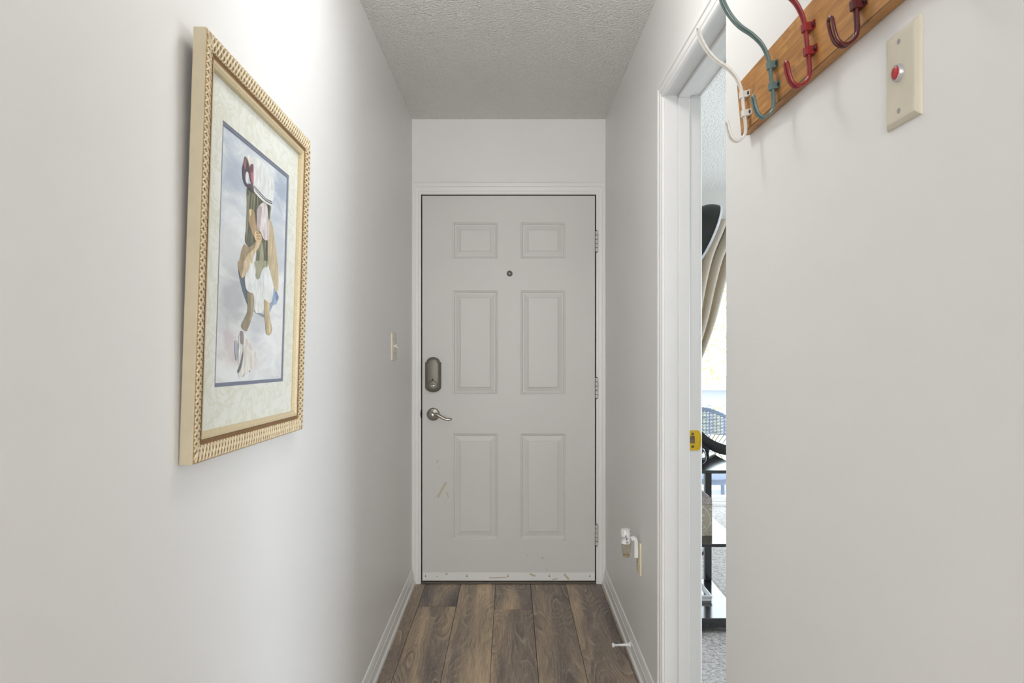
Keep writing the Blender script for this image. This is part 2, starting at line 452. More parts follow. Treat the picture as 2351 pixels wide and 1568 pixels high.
# strike plate on the far jamb (faces the camera)
sp = at_y(1596, 1011, YJ-0.001); s_ = YJ/F
def strike():
    pts = []
    L, R, T, B = (1581-1596)*s_, (1609-1596)*s_, 23*s_, -23*s_
    pts = [(L, B), (R*0.55, B)]
    for k in range(0, 7):
        a = -PI/2+PI*k/6
        pts.append((R*0.55+R*0.55*math.cos(a)*1.0, T*0.0+T*math.sin(a)*1.0))
    pts += [(L, T)]
    hole = (-12*s_, -1*s_, -7*s_, 10*s_)   # x0,x1,z0,z1
    bm = newbm()
    # plate as outline with hole: split in strips around the hole
    x0h, x1h, z0h, z1h = hole
    box(bm, L, x0h, -0.0012, 0.0012, B, T); box(bm, x0h, x1h, -0.0012, 0.0012, B, z0h); box(bm, x0h, x1h, -0.0012, 0.0012, z1h, T)
    poly = [(x1h, B)]+[p for p in pts[1:-1] if p[0] > x1h]+[(x1h, T)]
    prism(bm, poly, (0, -0.0012, 0), (1, 0, 0), (0, 0, 1), (0, 1, 0), 0.0024)
    for v in bm.verts: v.co += sp
    o = mk('strike_plate', bm, M['brass'], sj, label='yellow brass strike plate')
    bm = newbm(); box(bm, x0h, x1h, 0.0008, 0.0016, z0h, z1h)
    for v in bm.verts: v.co += sp
    mk('latch_hole', bm, plain('old_wood_hole', rgb(120, 105, 84), 0.8, var=0.4, scale=200), o)
    for dz in (15, -14):
        bm = newbm(); lathe(bm, [(0.0045, 0), (0.0045, 0.001), (0.0025, 0.0016)], sp+Vector((-6*s_, -0.0012, dz*s_)), (0, -1, 0), 14)
        mk('screw', bm, M['screw'], o, 40)
strike()

# ================================================================== FRONT DOOR
def px_x(px): return (px-CX)/439.6
def px_z(py): return CAMZ-(py-CY)/439.6
DX0, DX1, DZ0, DZ1 = OX0+0.0055, OX1-0.0055, 0.014, OZ-0.005
YD = D+0.001
PX = [(px_x(1039), px_x(1143)), (px_x(1195), px_x(1299))]
PZ = [(px_z(594), px_z(510)), (px_z(907), px_z(666)), (px_z(1238), px_z(995))]
xs = [DX0, PX[0][0], PX[0][1], PX[1][0], PX[1][1], DX1]
zs = [DZ0, PZ[2][0], PZ[2][1], PZ[1][0], PZ[1][1], PZ[0][0], PZ[0][1], DZ1]
bm = newbm()
VV = {}
def gv(i, j):
    if (i, j) not in VV: VV[(i, j)] = bm.verts.new((xs[i], YD, zs[j]))
    return VV[(i, j)]
for i in range(5):
    for j in range(7):
        if i in (1, 3) and j in (1, 3, 5): continue
        bm.faces.new((gv(i, j), gv(i+1, j), gv(i+1, j+1), gv(i, j+1)))
# rim and back
b = [bm.verts.new((x, YD+0.044, z)) for x, z in ((DX0, DZ0), (DX1, DZ0), (DX1, DZ1), (DX0, DZ1))]
bm.faces.new(b)
edge = [[gv(i, 0) for i in range(6)], [gv(5, j) for j in range(8)], [gv(i, 7) for i in range(5, -1, -1)], [gv(0, j) for j in range(7, -1, -1)]]
for k, e in enumerate(edge): bm.faces.new(e+[b[(k+1) % 4], b[k]])
door = mk('door_1', bm, M['door'], None, kind='structure', label='white six-panel front door at the end of the hallway')
RING = [(0.0, 0.0), (0.003, 0.0022), (0.0065, 0.0024), (0.0075, 0.0040), (0.013, 0.0085), (0.018, 0.0085), (0.039, 0.0045), (0.0405, 0.0022), (0.043, 0.0015)]
for (xa, xb) in PX:
    for (za, zb) in PZ:
        bm = newbm(); rows = []
        for t_, d_ in RING:
            rows.append([(xa+t_, YD+d_, za+t_), (xb-t_, YD+d_, za+t_), (xb-t_, YD+d_, zb-t_), (xa+t_, YD+d_, zb-t_)])
        V = grid_faces(bm, rows, closed_v=True); bm.faces.new(V[-1])
        mk('panel', bm, M['door'], door)
# door sweep strip with screws
bm = newbm(); box(bm, DX0+0.001, DX1-0.001, YD-0.004, YD, px_z(1333), px_z(1314), 0.0015)
sw = mk('door_sweep', bm, M['trim'], door, label='scuffed white sweep strip')
bm = newbm(); box(bm, DX0+0.001, DX1-0.001, YD-0.003, YD+0.02, 0.0168, px_z(1333))
mk('rubber_seal', bm, plain('brown_sweep_rubber', rgb(104, 92, 74), 0.7), sw)
for px in (977, 1072, 1166, 1261, 1354):
    bm = newbm(); lathe(bm, [(0.0032, 0), (0.0032, 0.0012), (0.0015, 0.0016)], (px_x(px), YD-0.004, px_z(1322)), (0, -1, 0), 12)
    mk('screw', bm, M['screw'], sw, 40)
    bm = newbm(); lathe(bm, [(0.0015, 0), (0.0012, 0.0006)], (px_x(px), YD-0.004, px_z(1318)), (0, -1, 0), 10)
    mk('nail_hole', bm, M['dark'], sw, 40)
# paint chips on door and strip
def chip(pts, y, par):
    bm = newbm()
    prism(bm, [(px_x(a), px_z(b_)) for a, b_ in pts], (0, y, 0), (1, 0, 0), (0, 0, 1), (0, -1, 0), 0.0003)
    mk('paint_chip', bm, M['chip'], par)
def stroke(a, b_, w_, y, par, n=6):
    dx, dy = b_[0]-a[0], b_[1]-a[1]; L = math.hypot(dx, dy); nx, ny = -dy/L*w_/2, dx/L*w_/2
    r = random.Random(int(a[0]*13+a[1])); up = []; dn = []
    for k in range(n+1):
        t = k/n; j = 0.75+0.5*r.random()
        up.append((a[0]+dx*t+nx*j, a[1]+dy*t+ny*j)); j = 0.75+0.5*r.random()
        dn.append((a[0]+dx*t-nx*j, a[1]+dy*t-ny*j))
    chip(up+dn[::-1], y, par)
stroke((1024, 1107), (1005, 1142), 5.5, YD-0.0002, door); stroke((1024, 1129), (1030, 1143), 3.5, YD-0.0002, door, 4)
stroke((1006, 1056), (1003, 1063), 4, YD-0.0002, door, 3); stroke((1008, 1075), (1010, 1077), 3, YD-0.0002, door, 2)
stroke((1242, 1279), (1248, 1283), 3.5, YD-0.0002, door, 3); stroke((1210, 1274), (1212, 1276), 2.5, YD-0.0002, door, 2)
stroke((1293, 1242), (1298, 1238), 2, YD-0.0002, door, 2); stroke((1255, 1310), (1257, 1306), 2, YD-0.0002, door, 2)
stroke((1216, 1317), (1229, 1322), 4, YD-0.0042, sw, 4); stroke((1295, 1317), (1306, 1330), 4.5, YD-0.0042, sw, 5)
stroke((1123, 1326), (1163, 1325), 2, YD-0.0042, sw, 6); stroke((1022, 1317), (1028, 1318), 4, YD-0.0042, sw, 3)
stroke((1002, 1323), (1006, 1323), 2, YD-0.0042, sw, 2); stroke((1268, 1330), (1280, 1328), 2.5, YD-0.0042, sw, 3)
# peephole
pc = Vector((px_x(1170), YD, px_z(628)))
bm = newbm(); lathe(bm, [(0.0150, 0), (0.0150, 0.002), (0.0125, 0.004), (0.0085, 0.004), (0.0075, 0.002)], pc, (0, -1, 0), 28)
pe = mk('peephole', bm, plain('dark_bronze', rgb(58, 54, 50), 0.3, 0.7), door, 35)
bm = newbm(); lathe(bm, [(0.0040, 0.0018), (0.0035, 0.0036), (0.0015, 0.0044)], pc, (0, -1, 0), 18)
mk('lens', bm, M['chrome'], pe, 60)
# hinges
for (ya, yb) in ((531, 579), (867, 914), (1203, 1251)):
    za, zb = px_z(yb), px_z(ya); hx = px_x(1369.6); hr = 0.0082; L = (zb-za)/5
    bm = newbm(); box(bm, hx-0.004, hx+0.007, YD-0.003, YD+0.01, za, zb)
    hg = mk('hinge', bm, M['trim'], door)
    for k in range(5):
        bm = newbm(); lathe(bm, [(hr*0.7, k*L+0.0008), (hr, k*L+0.0022), (hr, (k+1)*L-0.0022), (hr*0.7, (k+1)*L-0.0008)], (hx, YD-0.0115, za), (0, 0, 1), 16)
        mk('knuckle', bm, M['hinge'], hg, 40)
    bm = newbm(); lathe(bm, [(0.003, -0.004), (0.004, -0.001), (0.0035, zb-za+0.002), (0.0015, zb-za+0.004)], (hx, YD-0.0115, za), (0, 0, 1), 12)
    mk('pin', bm, M['screw'], hg, 40)
# electronic deadbolt
YL = D-0.028; sL = YL/F
def lx(px): return (px-CX)*sL
def lz(py): return CAMZ-(py-CY)*sL
def outline(inset):
    xl, xr = lx(975.3)+inset, lx(1011.8)-inset
    xc = (xl+xr)/2
    pts = []
    zs1 = lz(832)-inset*0.3; r1 = (xr-xl)/2
    # bottom arc
    zb_, zs0 = lz(901)+inset, lz(889)+inset*0.2
    for k in range(0, 13):
        a = PI*k/12
        pts.append((xc-r1*math.cos(a), zs0-(zs0-zb_)*math.sin(a)))
    pts.append((xr, zs1))
    rt = r1-0.0062
    zt = lz(820)-inset
    for k in range(0, 13):
        a = PI*k/12
        pts.append((xc+rt*math.cos(a), zs1+(zt-zs1)*math.sin(a)))
    pts.append((xl, zs1))
    return pts
bm = newbm(); rows = []
for ins, y in ((0.0, YD), (0.0, YD-0.014), (0.0022, YD-0.018), (0.0048, YD-0.0195), (0.0062, YD-0.024), (0.010, YD-0.0275), (0.016, YD-0.029)):
    rows.append([(x, y, z) for x, z in outline(ins)])
V = grid_faces(bm, rows, closed_v=True); bm.faces.new(V[-1])
db = mk('deadbolt_lock', bm, M['lockgrey'], door, 30, label='grey keypad deadbolt housing')
kc = Vector((lx(993.5), YD-0.0255, lz(884.5)))
bm = newbm(); lathe(bm, [(0.027, 0), (0.027, 0.0045), (0.0255, 0.006), (0.018, 0.0075), (0.0, 0.0078)], kc, (0, -1, 0), 36)
mk('turn_plate', bm, M['lockgrey'], db, 35)
bm = newbm(); box(bm, lx(976), lx(1011), YD-0.0185, YD-0.016, lz(879)-0.0006, lz(879)+0.0006); mk('battery_cover_seam', bm, M['dark'], db)
bm = newbm(); lathe(bm, [(0.0045, 0), (0.0035, 0.001), (0, 0.0012)], (lx(993), YD-0.0285, lz(871.3)), (0, -1, 0), 14); mk('cover_latch', bm, M['dark'], db, 40)
bm = newbm()
prof = []
for k in range(0, 13):
    a = -PI/2+PI*k/12; prof.append((0.0085*math.cos(a), 0.0145*math.sin(a)))
lathe(bm, prof, (lx(995), YD-0.040, lz(885.5)), (1, 0, 0.02), 20)
for v in bm.verts: v.co.y = YD-0.040+(v.co.y-(YD-0.040))*1.2
mk('thumb_turn', bm, M['chrome'], db, 60)
# lever handle
YR = D-0.012; sR = YR/F
rc = Vector(((994-CX)*sR, YD, CAMZ-(951.5-CY)*sR))
bm = newbm(); lathe(bm, [(0.0338, 0), (0.0338, 0.004), (0.032, 0.008), (0.027, 0.0115), (0.0235, 0.012), (0.0225, 0.014), (0.015, 0.017), (0.0, 0.0175)], rc, (0, -1, 0), 40)
lv = mk('lever_handle', bm, M['nickel'], door, 35, label='satin nickel lever handle')
bm = newbm(); lathe(bm, [(0.0025, 0.012), (0.0022, 0.0145)], rc+Vector((-0.021, 0, 0.003)), (0, -1, 0), 12); mk('privacy_pin_hole', bm, M['dark'], lv, 40)
bm = newbm(); lathe(bm, [(0.0145, 0.0), (0.0135, 0.02), (0.0125, 0.036), (0.012, 0.046), (0.009, 0.052), (0.0, 0.054)], rc, (0, -1, 0), 26)
mk('spindle_neck', bm, M['nickel'], lv, 40)
s2 = (D-0.048)/F
path = [((997-CX)*s2, CAMZ-(952-CY)*s2), ((1003-CX)*s2, CAMZ-(952.5-CY)*s2), ((1012-CX)*s2, CAMZ-(957-CY)*s2), ((1021-CX)*s2, CAMZ-(961.5-CY)*s2), ((1030-CX)*s2, CAMZ-(963-CY)*s2), ((1037.5-CX)*s2, CAMZ-(961.5-CY)*s2)]
cp = catmull([(x, D-0.046, z) for x, z in path], 6)
rows = []; n_ = len(cp)
for i, p in enumerate(cp):
    t = i/(n_-1); d = (cp[min(i+1, n_-1)]-cp[max(i-1, 0)]).normalized(); nrm = Vector((-d.z, 0, d.x))
    hz = 0.0105*(1-t)**1.5+0.0058*(1-(1-t)**1.5); hy = 0.008*(1-t)+0.009*t
    e = 1.0 if t < 0.93 else math.sqrt(max(0.04, 1-((t-0.93)/0.07)**2))
    rows.append([p+nrm*(hz*e*math.cos(2*PI*k/16))+Vector((0, -0.004*math.sin(PI*t)+hy*e*math.sin(2*PI*k/16), 0)) for k in range(16)])
bm = newbm(); grid_faces(bm, rows, closed_v=True, cap=True)
mk('lever', bm, M['nickel'], lv, 50)

# ================================================================== CEILING LIGHT (above the frame)
def ceiling_fixture(y, strength, label):
    cl = empty('ceiling_light', (0, y, H), label, 'ceiling light')
    bm = newbm(); lathe(bm, [(0.134, 0), (0.134, -0.022), (0.130, -0.028), (0.0, -0.028)], (0, y, H), (0, 0, 1), 44); mk('base_ring', bm, M['trim'], cl, 35)
    bm = newbm(); lathe(bm, [(0.125, -0.030), (0.127, -0.060), (0.125, -0.090), (0.112, -0.108), (0.08, -0.120), (0.04, -0.126), (0.0, -0.128)], (0, y, H), (0, 0, 1), 44)
    t = NT('lit_opal_glass'); t.b.inputs['Emission Color'].default_value = DOME_COLOR; t.b.inputs['Emission Strength'].default_value = strength
    mk('glass_dome', bm, t.set((0.9, 0.9, 0.88, 1), 0.4), cl, 40)
ceiling_fixture(1.56, DOME_STRENGTH, 'round white flush ceiling light over the middle of the hallway')
# unseen window frame added around the rear fill light
bm = newbm()
for x in (-1.6, -0.03, 1.54): box(bm, x, x+0.06, -4.56, -4.5, 0.35, 2.32)
for z in (0.35, 1.30, 2.26): box(bm, -1.6, 1.6, -4.555, -4.505, z, z+0.06)
wn2 = struct('unseen_window_2', bm, M['trim'], 'unseen white framed window added behind the camera for the rear fill light')

mk('added_blind', one(box, -1.6, 1.6, -4.595, -4.57, 0.35, 2.32), M['whiteplastic'], wn2)  # blind added to stop sky light leaking in through the rear opening

# ================================================================== FRAMED PICTURE (left wall)
def picture():
    Yn = F*0.514/763.0
    s = F/Yn
    zb = CAMZ-(1068-CY)/s; Hh = 1020/s
    Wd = F*Hh/667.0-Yn
    lean = math.atan((763-742)/s/Hh); roll = -math.atan(0.015/Wd)
    # local axes: u along +Y (falls slightly), v up (leans into the hall), n into the hall
    n0 = Vector((math.cos(lean), 0, -math.sin(lean))); v0 = Vector((math.sin(lean), 0, math.cos(lean))); u0 = Vector((0, 1, 0))
    u = (u0*math.cos(roll)+v0*math.sin(roll)); v = (v0*math.cos(roll)-u0*math.sin(roll))
    org = Vector((XL+0.0015, Yn, zb))
    mw = Matrix((u, v, n0)).transposed().to_4x4(); mw.translation = org
    root = empty('framed_picture', org, 'gold braided frame with a watercolour of a child in a hat on left wall', 'picture')
    root.matrix_world = mw
    inv = mw.inverted()
    campos = inv @ Vector((0, 0, CAMZ))
    def loc(px, py, dep):
        d = inv.to_3x3() @ Vector(((px-CX)/F, 1, -(py-CY)/F))
        t = (dep-campos.z)/d.z
        p = campos+d*t
        return (p.x, p.y)
    T = 0.021
    # moulding profile: a = distance inwards from outer edge, h = height above wall
    prof = [(0.0, 0.0), (0.0, T-0.003), (0.001, T-0.0008), (0.003, T-0.0004), (0.0155, T-0.0020), (0.0272, T-0.0042), (0.0285, T-0.0054), (0.0345, T-0.0050), (0.0357, T-0.0036), (0.040, T-0.0040), (0.0455, T-0.0068), (0.0462, T-0.0125), (0.0462, 0.004), (0.03, 0.0)]
    cream = plain('antique_cream_gilt', rgb(226, 210, 178), 0.42, 0.0, 0.4, 0.10, 90, 0.25, 500)
    brown = plain('bronze_groove', rgb(138, 104, 66), 0.45, 0.2, 0.4, 0.12, 150)
    edgem = plain('frame_edge_putty', rgb(188, 177, 152), 0.5, 0, 0.35, 0.04, 40)
    lipm = plain('gold_cream_lip', rgb(210, 193, 156), 0.38, 0.05, 0.5, 0.10, 300, 0.3, 900)
    def corner(a, h): return [(a, a, h), (Wd-a, a, h), (Wd-a, Hh-a, h), (a, Hh-a, h)]
    names = ['bottom_rail', 'side_rail', 'top_rail', 'side_rail']
    for k in range(4):
        bm = newbm(); V = []
        for a, h in prof:
            c = corner(a, h); V.append([bm.verts.new(c[k]), bm.verts.new(c[(k+1) % 4])])
        for i in range(len(prof)):
            j = (i+1) % len(prof)
            f = bm.faces.new((V[i][0], V[i][1], V[j][1], V[j][0]))
            f.material_index = 3 if i < 2 else (0 if i < 5 else (1 if i < 8 else 2))
        bm.faces.new([r[0] for r in V]); bm.faces.new([r[1] for r in reversed(V)])
        rail = mk(names[k], bm, [brown if False else plain('braid_ground', rgb(176, 148, 106), 0.55, 0, 0.3, 0.1, 200), brown, lipm, edgem], root, local=True)
        # braided strands on the outer band, two crossing directions
        P0 = Vector(corner(0.0150, T-0.0016)[k]); P1 = Vector(corner(0.0150, T-0.0016)[(k+1) % 4])
        dirv = (P1-P0).normalized(); inw = Vector((-dirv.y, dirv.x, 0)); L = (P1-P0).length
        pitch = 0.0125; nb = int(L/pitch); hw = 0.0118
        bm = newbm()
        for q in range(nb+1):
            for sg in (1, -1):
                c0 = P0+dirv*(q*pitch+(0.0 if sg == 1 else pitch*0.5))
                pts = []; rr = []
                for m_ in range(5):
                    tt = -1+m_/2.0
                    along = max(-0.0115, min(L+0.0115, (c0-P0).dot(dirv)+sg*tt*pitch*0.62))
                    p = P0+dirv*along+inw*(tt*hw)+Vector((0, 0, -0.0018*tt+0.0006*(1-tt*tt)+(0.0006 if sg == 1 else -0.0002)))
                    pts.append(p); rr.append(0.0020 if abs(tt) < 0.9 else 0.0015)
                tube(bm, pts, rr, 6)
        # beaded inner edge line of the lip
        mk('braid', bm, cream, rail, 60, local=True, kind='stuff', label='carved cream braid')
    # marbled mat with a window opening
    dm = 0.0068
    wl, wr = loc(507, 275, dm)[0], loc(658, 640, dm)[0]
    ul, ur = (loc(507, 275, dm)[0]+loc(497, 888, dm)[0])/2, (loc(661, 398, dm)[0]+loc(653.5, 876, dm)[0])/2
    vt, vb = (loc(507, 275, dm)[1]+loc(661, 398, dm)[1])/2, (loc(497, 888, dm)[1]+loc(653.5, 876, dm)[1])/2
    t = NT('marbled_mat_board'); vc = t.coord((1, 1, 1))
    wv = t.noise(vc, 16.0, 6.0, 0.65, 1.6); w2 = t.noise(vc, 40.0, 5.0, 0.7, 2.2)
    vein = t.ramp(wv, [(0.44, (0, 0, 0, 1)), (0.50, (1, 1, 1, 1)), (0.56, (0, 0, 0, 1))])
    c = t.mix(t.math('MULTIPLY', vein, 0.6), rgb(244, 243, 237), rgb(222, 220, 198))
    c = t.mix(t.math('MULTIPLY', t.ramp(w2, [(0.45, (0, 0, 0, 1)), (0.7, (1, 1, 1, 1))]), 0.4), c, rgb(230, 230, 219))
    matm = t.set(c, 0.7, 0, 0.2)
    def ring(bm, a, b_, h0, h1):
        A = [bm.verts.new((x, y, h0)) for x, y in ((a[0], a[1]), (a[2], a[1]), (a[2], a[3]), (a[0], a[3]))]
        B = [bm.verts.new((x, y, h1)) for x, y in ((b_[0], b_[1]), (b_[2], b_[1]), (b_[2], b_[3]), (b_[0], b_[3]))]
        for k in range(4): bm.faces.new((A[k], A[(k+1) % 4], B[(k+1) % 4], B[k]))
    win = (ul, vb, ur, vt)
    def inset(r, d): return (r[0]+d, r[1]+d, r[2]-d, r[3]-d)
    e = 0.040
    bm = newbm(); ring(bm, (e, e, Wd-e, Hh-e), win, dm, dm); ring(bm, win, win, dm, dm-0.0012); mk('mat_board', bm, matm, root, local=True)
    bm = newbm(); ring(bm, inset(win, -0.002), inset(win, 0.0062), dm-0.0012, dm-0.0012); ring(bm, inset(win, 0.0062), inset(win, 0.0070), dm-0.0012, dm-0.002)
    mk('inner_mat', bm, plain('slate_blue_mat', rgb(132, 136, 156), 0.7, 0, 0.2, 0.05), root, local=True)
    # print: sheet + painted shapes, all flat ink
    dp = dm-0.0026
    t = NT('print_paper'); vc = t.coord()
    sep = t.n('ShaderNodeSeparateXYZ'); t.l(vc, sep.inputs[0])
    n1 = t.noise(t.coord((9, 22, 1)), 1.0, 5.0, 0.6, 1.0)
    hgt = t.math('DIVIDE', t.math('SUBTRACT', sep.outputs[1], vb), vt-vb)
    up_ = t.ramp(hgt, [(0.45, (0, 0, 0, 1)), (0.85, (1, 1, 1, 1))])
    sky = t.ramp(n1, [(0.35, rgb(206, 213, 226)), (0.65, rgb(236, 239, 243))])
    sand = t.ramp(n1, [(0.35, rgb(230, 230, 233)), (0.6, rgb(246, 246, 247))])
    pc_ = t.mix(up_, sand, sky)
    for cx_, cy_, ex_, ey_, col_, st_ in ((535, 690, 578, 790, rgb(188, 189, 195), 0.8), (590, 745, 622, 800, rgb(196, 200, 210), 0.7), (530, 800, 560, 870, rgb(214, 200, 200), 0.7), (540, 400, 585, 470, rgb(176, 186, 206), 0.7), (645, 430, 668, 520, rgb(170, 182, 204), 0.8), (640, 560, 662, 640, rgb(206, 212, 222), 0.8), (520, 560, 560, 620, rgb(226, 226, 230), 0.7)):
        c0_ = loc(cx_, cy_, dp); rx_ = abs(loc(ex_, cy_, dp)[0]-c0_[0]); ry_ = abs(loc(cx_, ey_, dp)[1]-c0_[1])
        dx_ = t.math('DIVIDE', t.math('SUBTRACT', sep.outputs[0], c0_[0]), rx_); dy_ = t.math('DIVIDE', t.math('SUBTRACT', sep.outputs[1], c0_[1]), ry_)
        dd_ = t.math('SQRT', t.math('ADD', t.math('MULTIPLY', dx_, dx_), t.math('MULTIPLY', dy_, dy_)))
        dd_ = t.math('ADD', dd_, t.math('MULTIPLY', t.math('SUBTRACT', n1, 0.5), 1.2))
        pc_ = t.mix(t.math('MULTIPLY', t.ramp(dd_, [(0.25, (1, 1, 1, 1)), (1.0, (0, 0, 0, 1))]), st_), pc_, col_)
    paper = t.set(pc_, 0.55, 0, 0.3)
    shades = {}
    def ink(r, g, b_, var=0.16):
        key = (r, g, b_)
        if key not in shades:
            tt = NT('ink_%d_%d_%d' % key); col = tuple(min(0.9, c_*1.22) for c_ in rgb(r, g, b_)[:3])
            nn = tt.noise(tt.coord((90, 26, 1)), 1.0, 4.0, 0.65, 0.6)
            d = tuple(c_*(1-var*1.4) for c_ in col[:3])+(1,); u_ = tuple(min(1, c_*(1+var*1.4)) for c_ in col[:3])+(1,)
            shades[key] = tt.set(tt.ramp(nn, [(0.32, d), (0.68, u_)]), 0.55, 0, 0.3)
        return shades[key]
    A = lambda pts: [(480+x/5.225, 320+y/5.225) for x, y in pts]
    B = lambda pts: [(480+x/5.225, 600+y/5.225) for x, y in pts]
    hr_ = random.Random(5); hair = []
    for k in range(30):
        q = k/29.0; x0_ = 462+270*q; y0_ = 600+190*q; x1_ = 432+260*q+hr_.uniform(-14, 14); y1_ = hr_.uniform(1050, 1500) if q > 0.3 else hr_.uniform(980, 1260)
        xm = (x0_+x1_)/2+hr_.uniform(-10, 10); ym = (y0_+y1_)/2; wd = hr_.uniform(3, 7)
        col_ = hr_.choice([(86, 86, 76), (96, 96, 84), (136, 134, 112), (150, 146, 120), (120, 112, 92), (78, 80, 74)])
        hair.append((A([(x0_-wd*0.5, y0_), (x0_+wd*0.5, y0_), (xm+wd, ym), (x1_+1, y1_), (x1_-1, y1_), (xm-wd, ym)]), col_, 0))
    shapes = [
     (B([(352, 30), (346, 90), (362, 200), (400, 360), (462, 520), (474, 380), (440, 300), (428, 180), (400, 60)]), (98, 108, 120), 0),
     (A([(455, 575), (540, 600), (650, 730), (738, 790), (735, 900), (722, 1010), (716, 1180), (690, 1568), (560, 1568), (565, 1330), (500, 1310), (445, 1260), (428, 1190), (448, 1000), (450, 750)]), (104, 104, 92), 0),
     (B([(548, 0), (705, 0), (690, 80), (640, 95), (600, 205), (555, 205), (560, 100)]), (164, 161, 138), 0),
     (A([(600, 1300), (640, 1240), (660, 1568), (610, 1568)]), (158, 156, 132), 0),
     *hair,
     (A([(475, 860), (500, 830), (545, 880), (560, 1000), (600, 1130), (545, 1180), (500, 1080), (470, 960)]), (170, 146, 116), 0),
     (A([(476, 848), (492, 836), (506, 862), (500, 915), (482, 900)]), (212, 190, 150), 0),
     (A([(452, 700), (474, 690), (470, 1000), (452, 1180), (440, 1190), (448, 900)]), (134, 130, 110), 0),
     (A([(412, 1262), (470, 1290), (520, 1270), (560, 1220), (560, 1300), (505, 1400), (478, 1568), (350, 1568), (366, 1430)]), (158, 140, 116), 0),
     (B([(352, -5), (505, -5), (452, 120), (412, 196), (382, 190), (352, 90)]), (162, 144, 118), 0),
     (A([(575, 1180), (622, 1212), (590, 1300), (530, 1400), (500, 1568), (410, 1568), (450, 1400), (545, 1300)]), (205, 184, 154), 0),
     (B([(420, -5), (500, -5), (445, 140), (402, 194), (388, 170), (410, 90)]), (205, 186, 158), 0),
     (A([(548, 1105), (600, 1120), (628, 1160), (625, 1222), (575, 1232), (545, 1180)]), (208, 180, 142), 0),
     (A([(560, 1112), (592, 1118), (604, 1136), (570, 1134)]), (170, 140, 106), 0),
     (A([(568, 1150), (612, 1158), (618, 1172), (572, 1166)]), (172, 142, 108), 0),
     (A([(572, 1184), (614, 1190), (616, 1200), (576, 1198)]), (176, 146, 112), 0),
     (A([(720, 950), (762, 1050), (792, 1250), (818, 1568), (728, 1568), (700, 1300), (706, 1100)]), (192, 174, 144), 0),
     (B([(718, -5), (812, -5), (829, 150), (825, 340), (800, 366), (770, 290), (742, 150)]), (194, 177, 147), 0),
     (B([(768, 320), (800, 375), (834, 420), (822, 475), (800, 515), (765, 525), (726, 605), (722, 560), (748, 470)]), (156, 170, 196), 0),
     (B([(790, 365), (812, 372), (830, 440), (806, 480), (790, 430)]), (118, 134, 166), 0),
     (B([(455, 360), (530, 390), (526, 600), (502, 700), (474, 780), (446, 838), (400, 812), (384, 760), (430, 670), (460, 570)]), (142, 130, 110), 0),
     (B([(490, 395), (528, 395), (524, 600), (500, 700), (478, 720), (500, 600)]), (166, 150, 126), 0),
     (B([(658, 455), (727, 485), (720, 640), (750, 790), (745, 850), (722, 886), (682, 862), (670, 740), (655, 620)]), (178, 160, 128), 0),
     (B([(690, 500), (722, 500), (716, 650), (744, 800), (720, 870), (700, 700)]), (205, 188, 156), 0),
     (B([(540, 580), (600, 612), (655, 640), (655, 670), (600, 640), (545, 610)]), (140, 146, 156), 0),
     (B([(505, 10), (560, 200), (606, 210), (640, 90), (702, 78), (742, 180), (768, 300), (748, 480), (705, 492), (654, 460), (652, 600), (600, 618), (548, 596), (530, 400), (490, 375), (442, 330), (424, 190), (470, 100)]), (228, 227, 226), 0),
     (B([(596, 210), (640, 120), (652, 300), (630, 450), (604, 300)]), (206, 208, 212), 0),
     (B([(455, 160), (480, 120), (490, 330), (470, 340)]), (212, 212, 214), 0),
     (A([(452, 186), (520, 228), (600, 232), (672, 300), (742, 420), (780, 530), (776, 640), (748, 752), (640, 690), (532, 570), (522, 400), (484, 300)]), (236, 235, 231), 0),
     (A([(455, 190), (500, 220), (530, 300), (520, 330), (480, 310)]), (226, 222, 206), 0),
     (A([(532, 552), (600, 625), (680, 708), (747, 742), (747, 776), (670, 732), (590, 650), (535, 590)]), (96, 90, 98), 0),
     (A([(532, 566), (600, 640), (680, 720), (747, 757), (747, 764), (676, 726), (594, 645), (534, 578)]), (230, 229, 226), 0),
     (A([(532, 585), (590, 655), (672, 738), (742, 778), (738, 796), (660, 756), (580, 680), (528, 610)]), (232, 231, 228), 0),
     (A([(424, 208), (446, 225), (470, 300), (478, 400), (446, 395), (432, 480), (466, 555), (440, 565), (402, 480), (394, 350), (410, 280)]), (84, 74, 84), 0),
     (A([(428, 215), (444, 250), (440, 330), (424, 360), (416, 290)]), (142, 96, 100), 0),
     (A([(440, 395), (462, 400), (462, 500), (448, 530), (430, 470)]), (226, 224, 222), 0),
     (A([(488, 312), (526, 300), (528, 400), (526, 540), (500, 520), (478, 430)]), (116, 72, 84), 0),
     (A([(496, 400), (522, 410), (524, 520), (504, 500)]), (176, 108, 118), 0),
     (A([(470, 530), (520, 555), (536, 650), (505, 620), (464, 590)]), (92, 80, 88), 0),
     (A([(600, 792), (650, 758), (692, 806), (706, 950), (716, 1060), (702, 1200), (652, 1196), (612, 1112), (576, 1060), (570, 950), (574, 850)]), (214, 205, 205), 0),
     (A([(578, 850), (612, 800), (630, 830), (618, 960), (606, 1090), (576, 1050)]), (176, 162, 164), 0),
     (A([(690, 900), (704, 960), (712, 1060), (700, 1190), (684, 1190), (694, 1060), (684, 960)]), (198, 186, 188), 0),
     (A([(640, 1090), (656, 1100), (664, 1180), (650, 1186)]), (196, 184, 186), 0),
     (B([(428, 900), (500, 1000), (568, 1130), (582, 1230), (500, 1312), (400, 1382), (350, 1370), (400, 1180), (406, 1000)]), (226, 212, 207), 0),
     (B([(440, 930), (490, 1000), (530, 1060), (500, 1070), (450, 1000)]), (206, 192, 192), 0),
     (B([(368, 845), (406, 850), (404, 985), (376, 975)]), (150, 138, 138), 0),
     (B([(398, 1090), (392, 1230), (352, 1332), (338, 1312), (376, 1200)]), (116, 114, 120), 0),
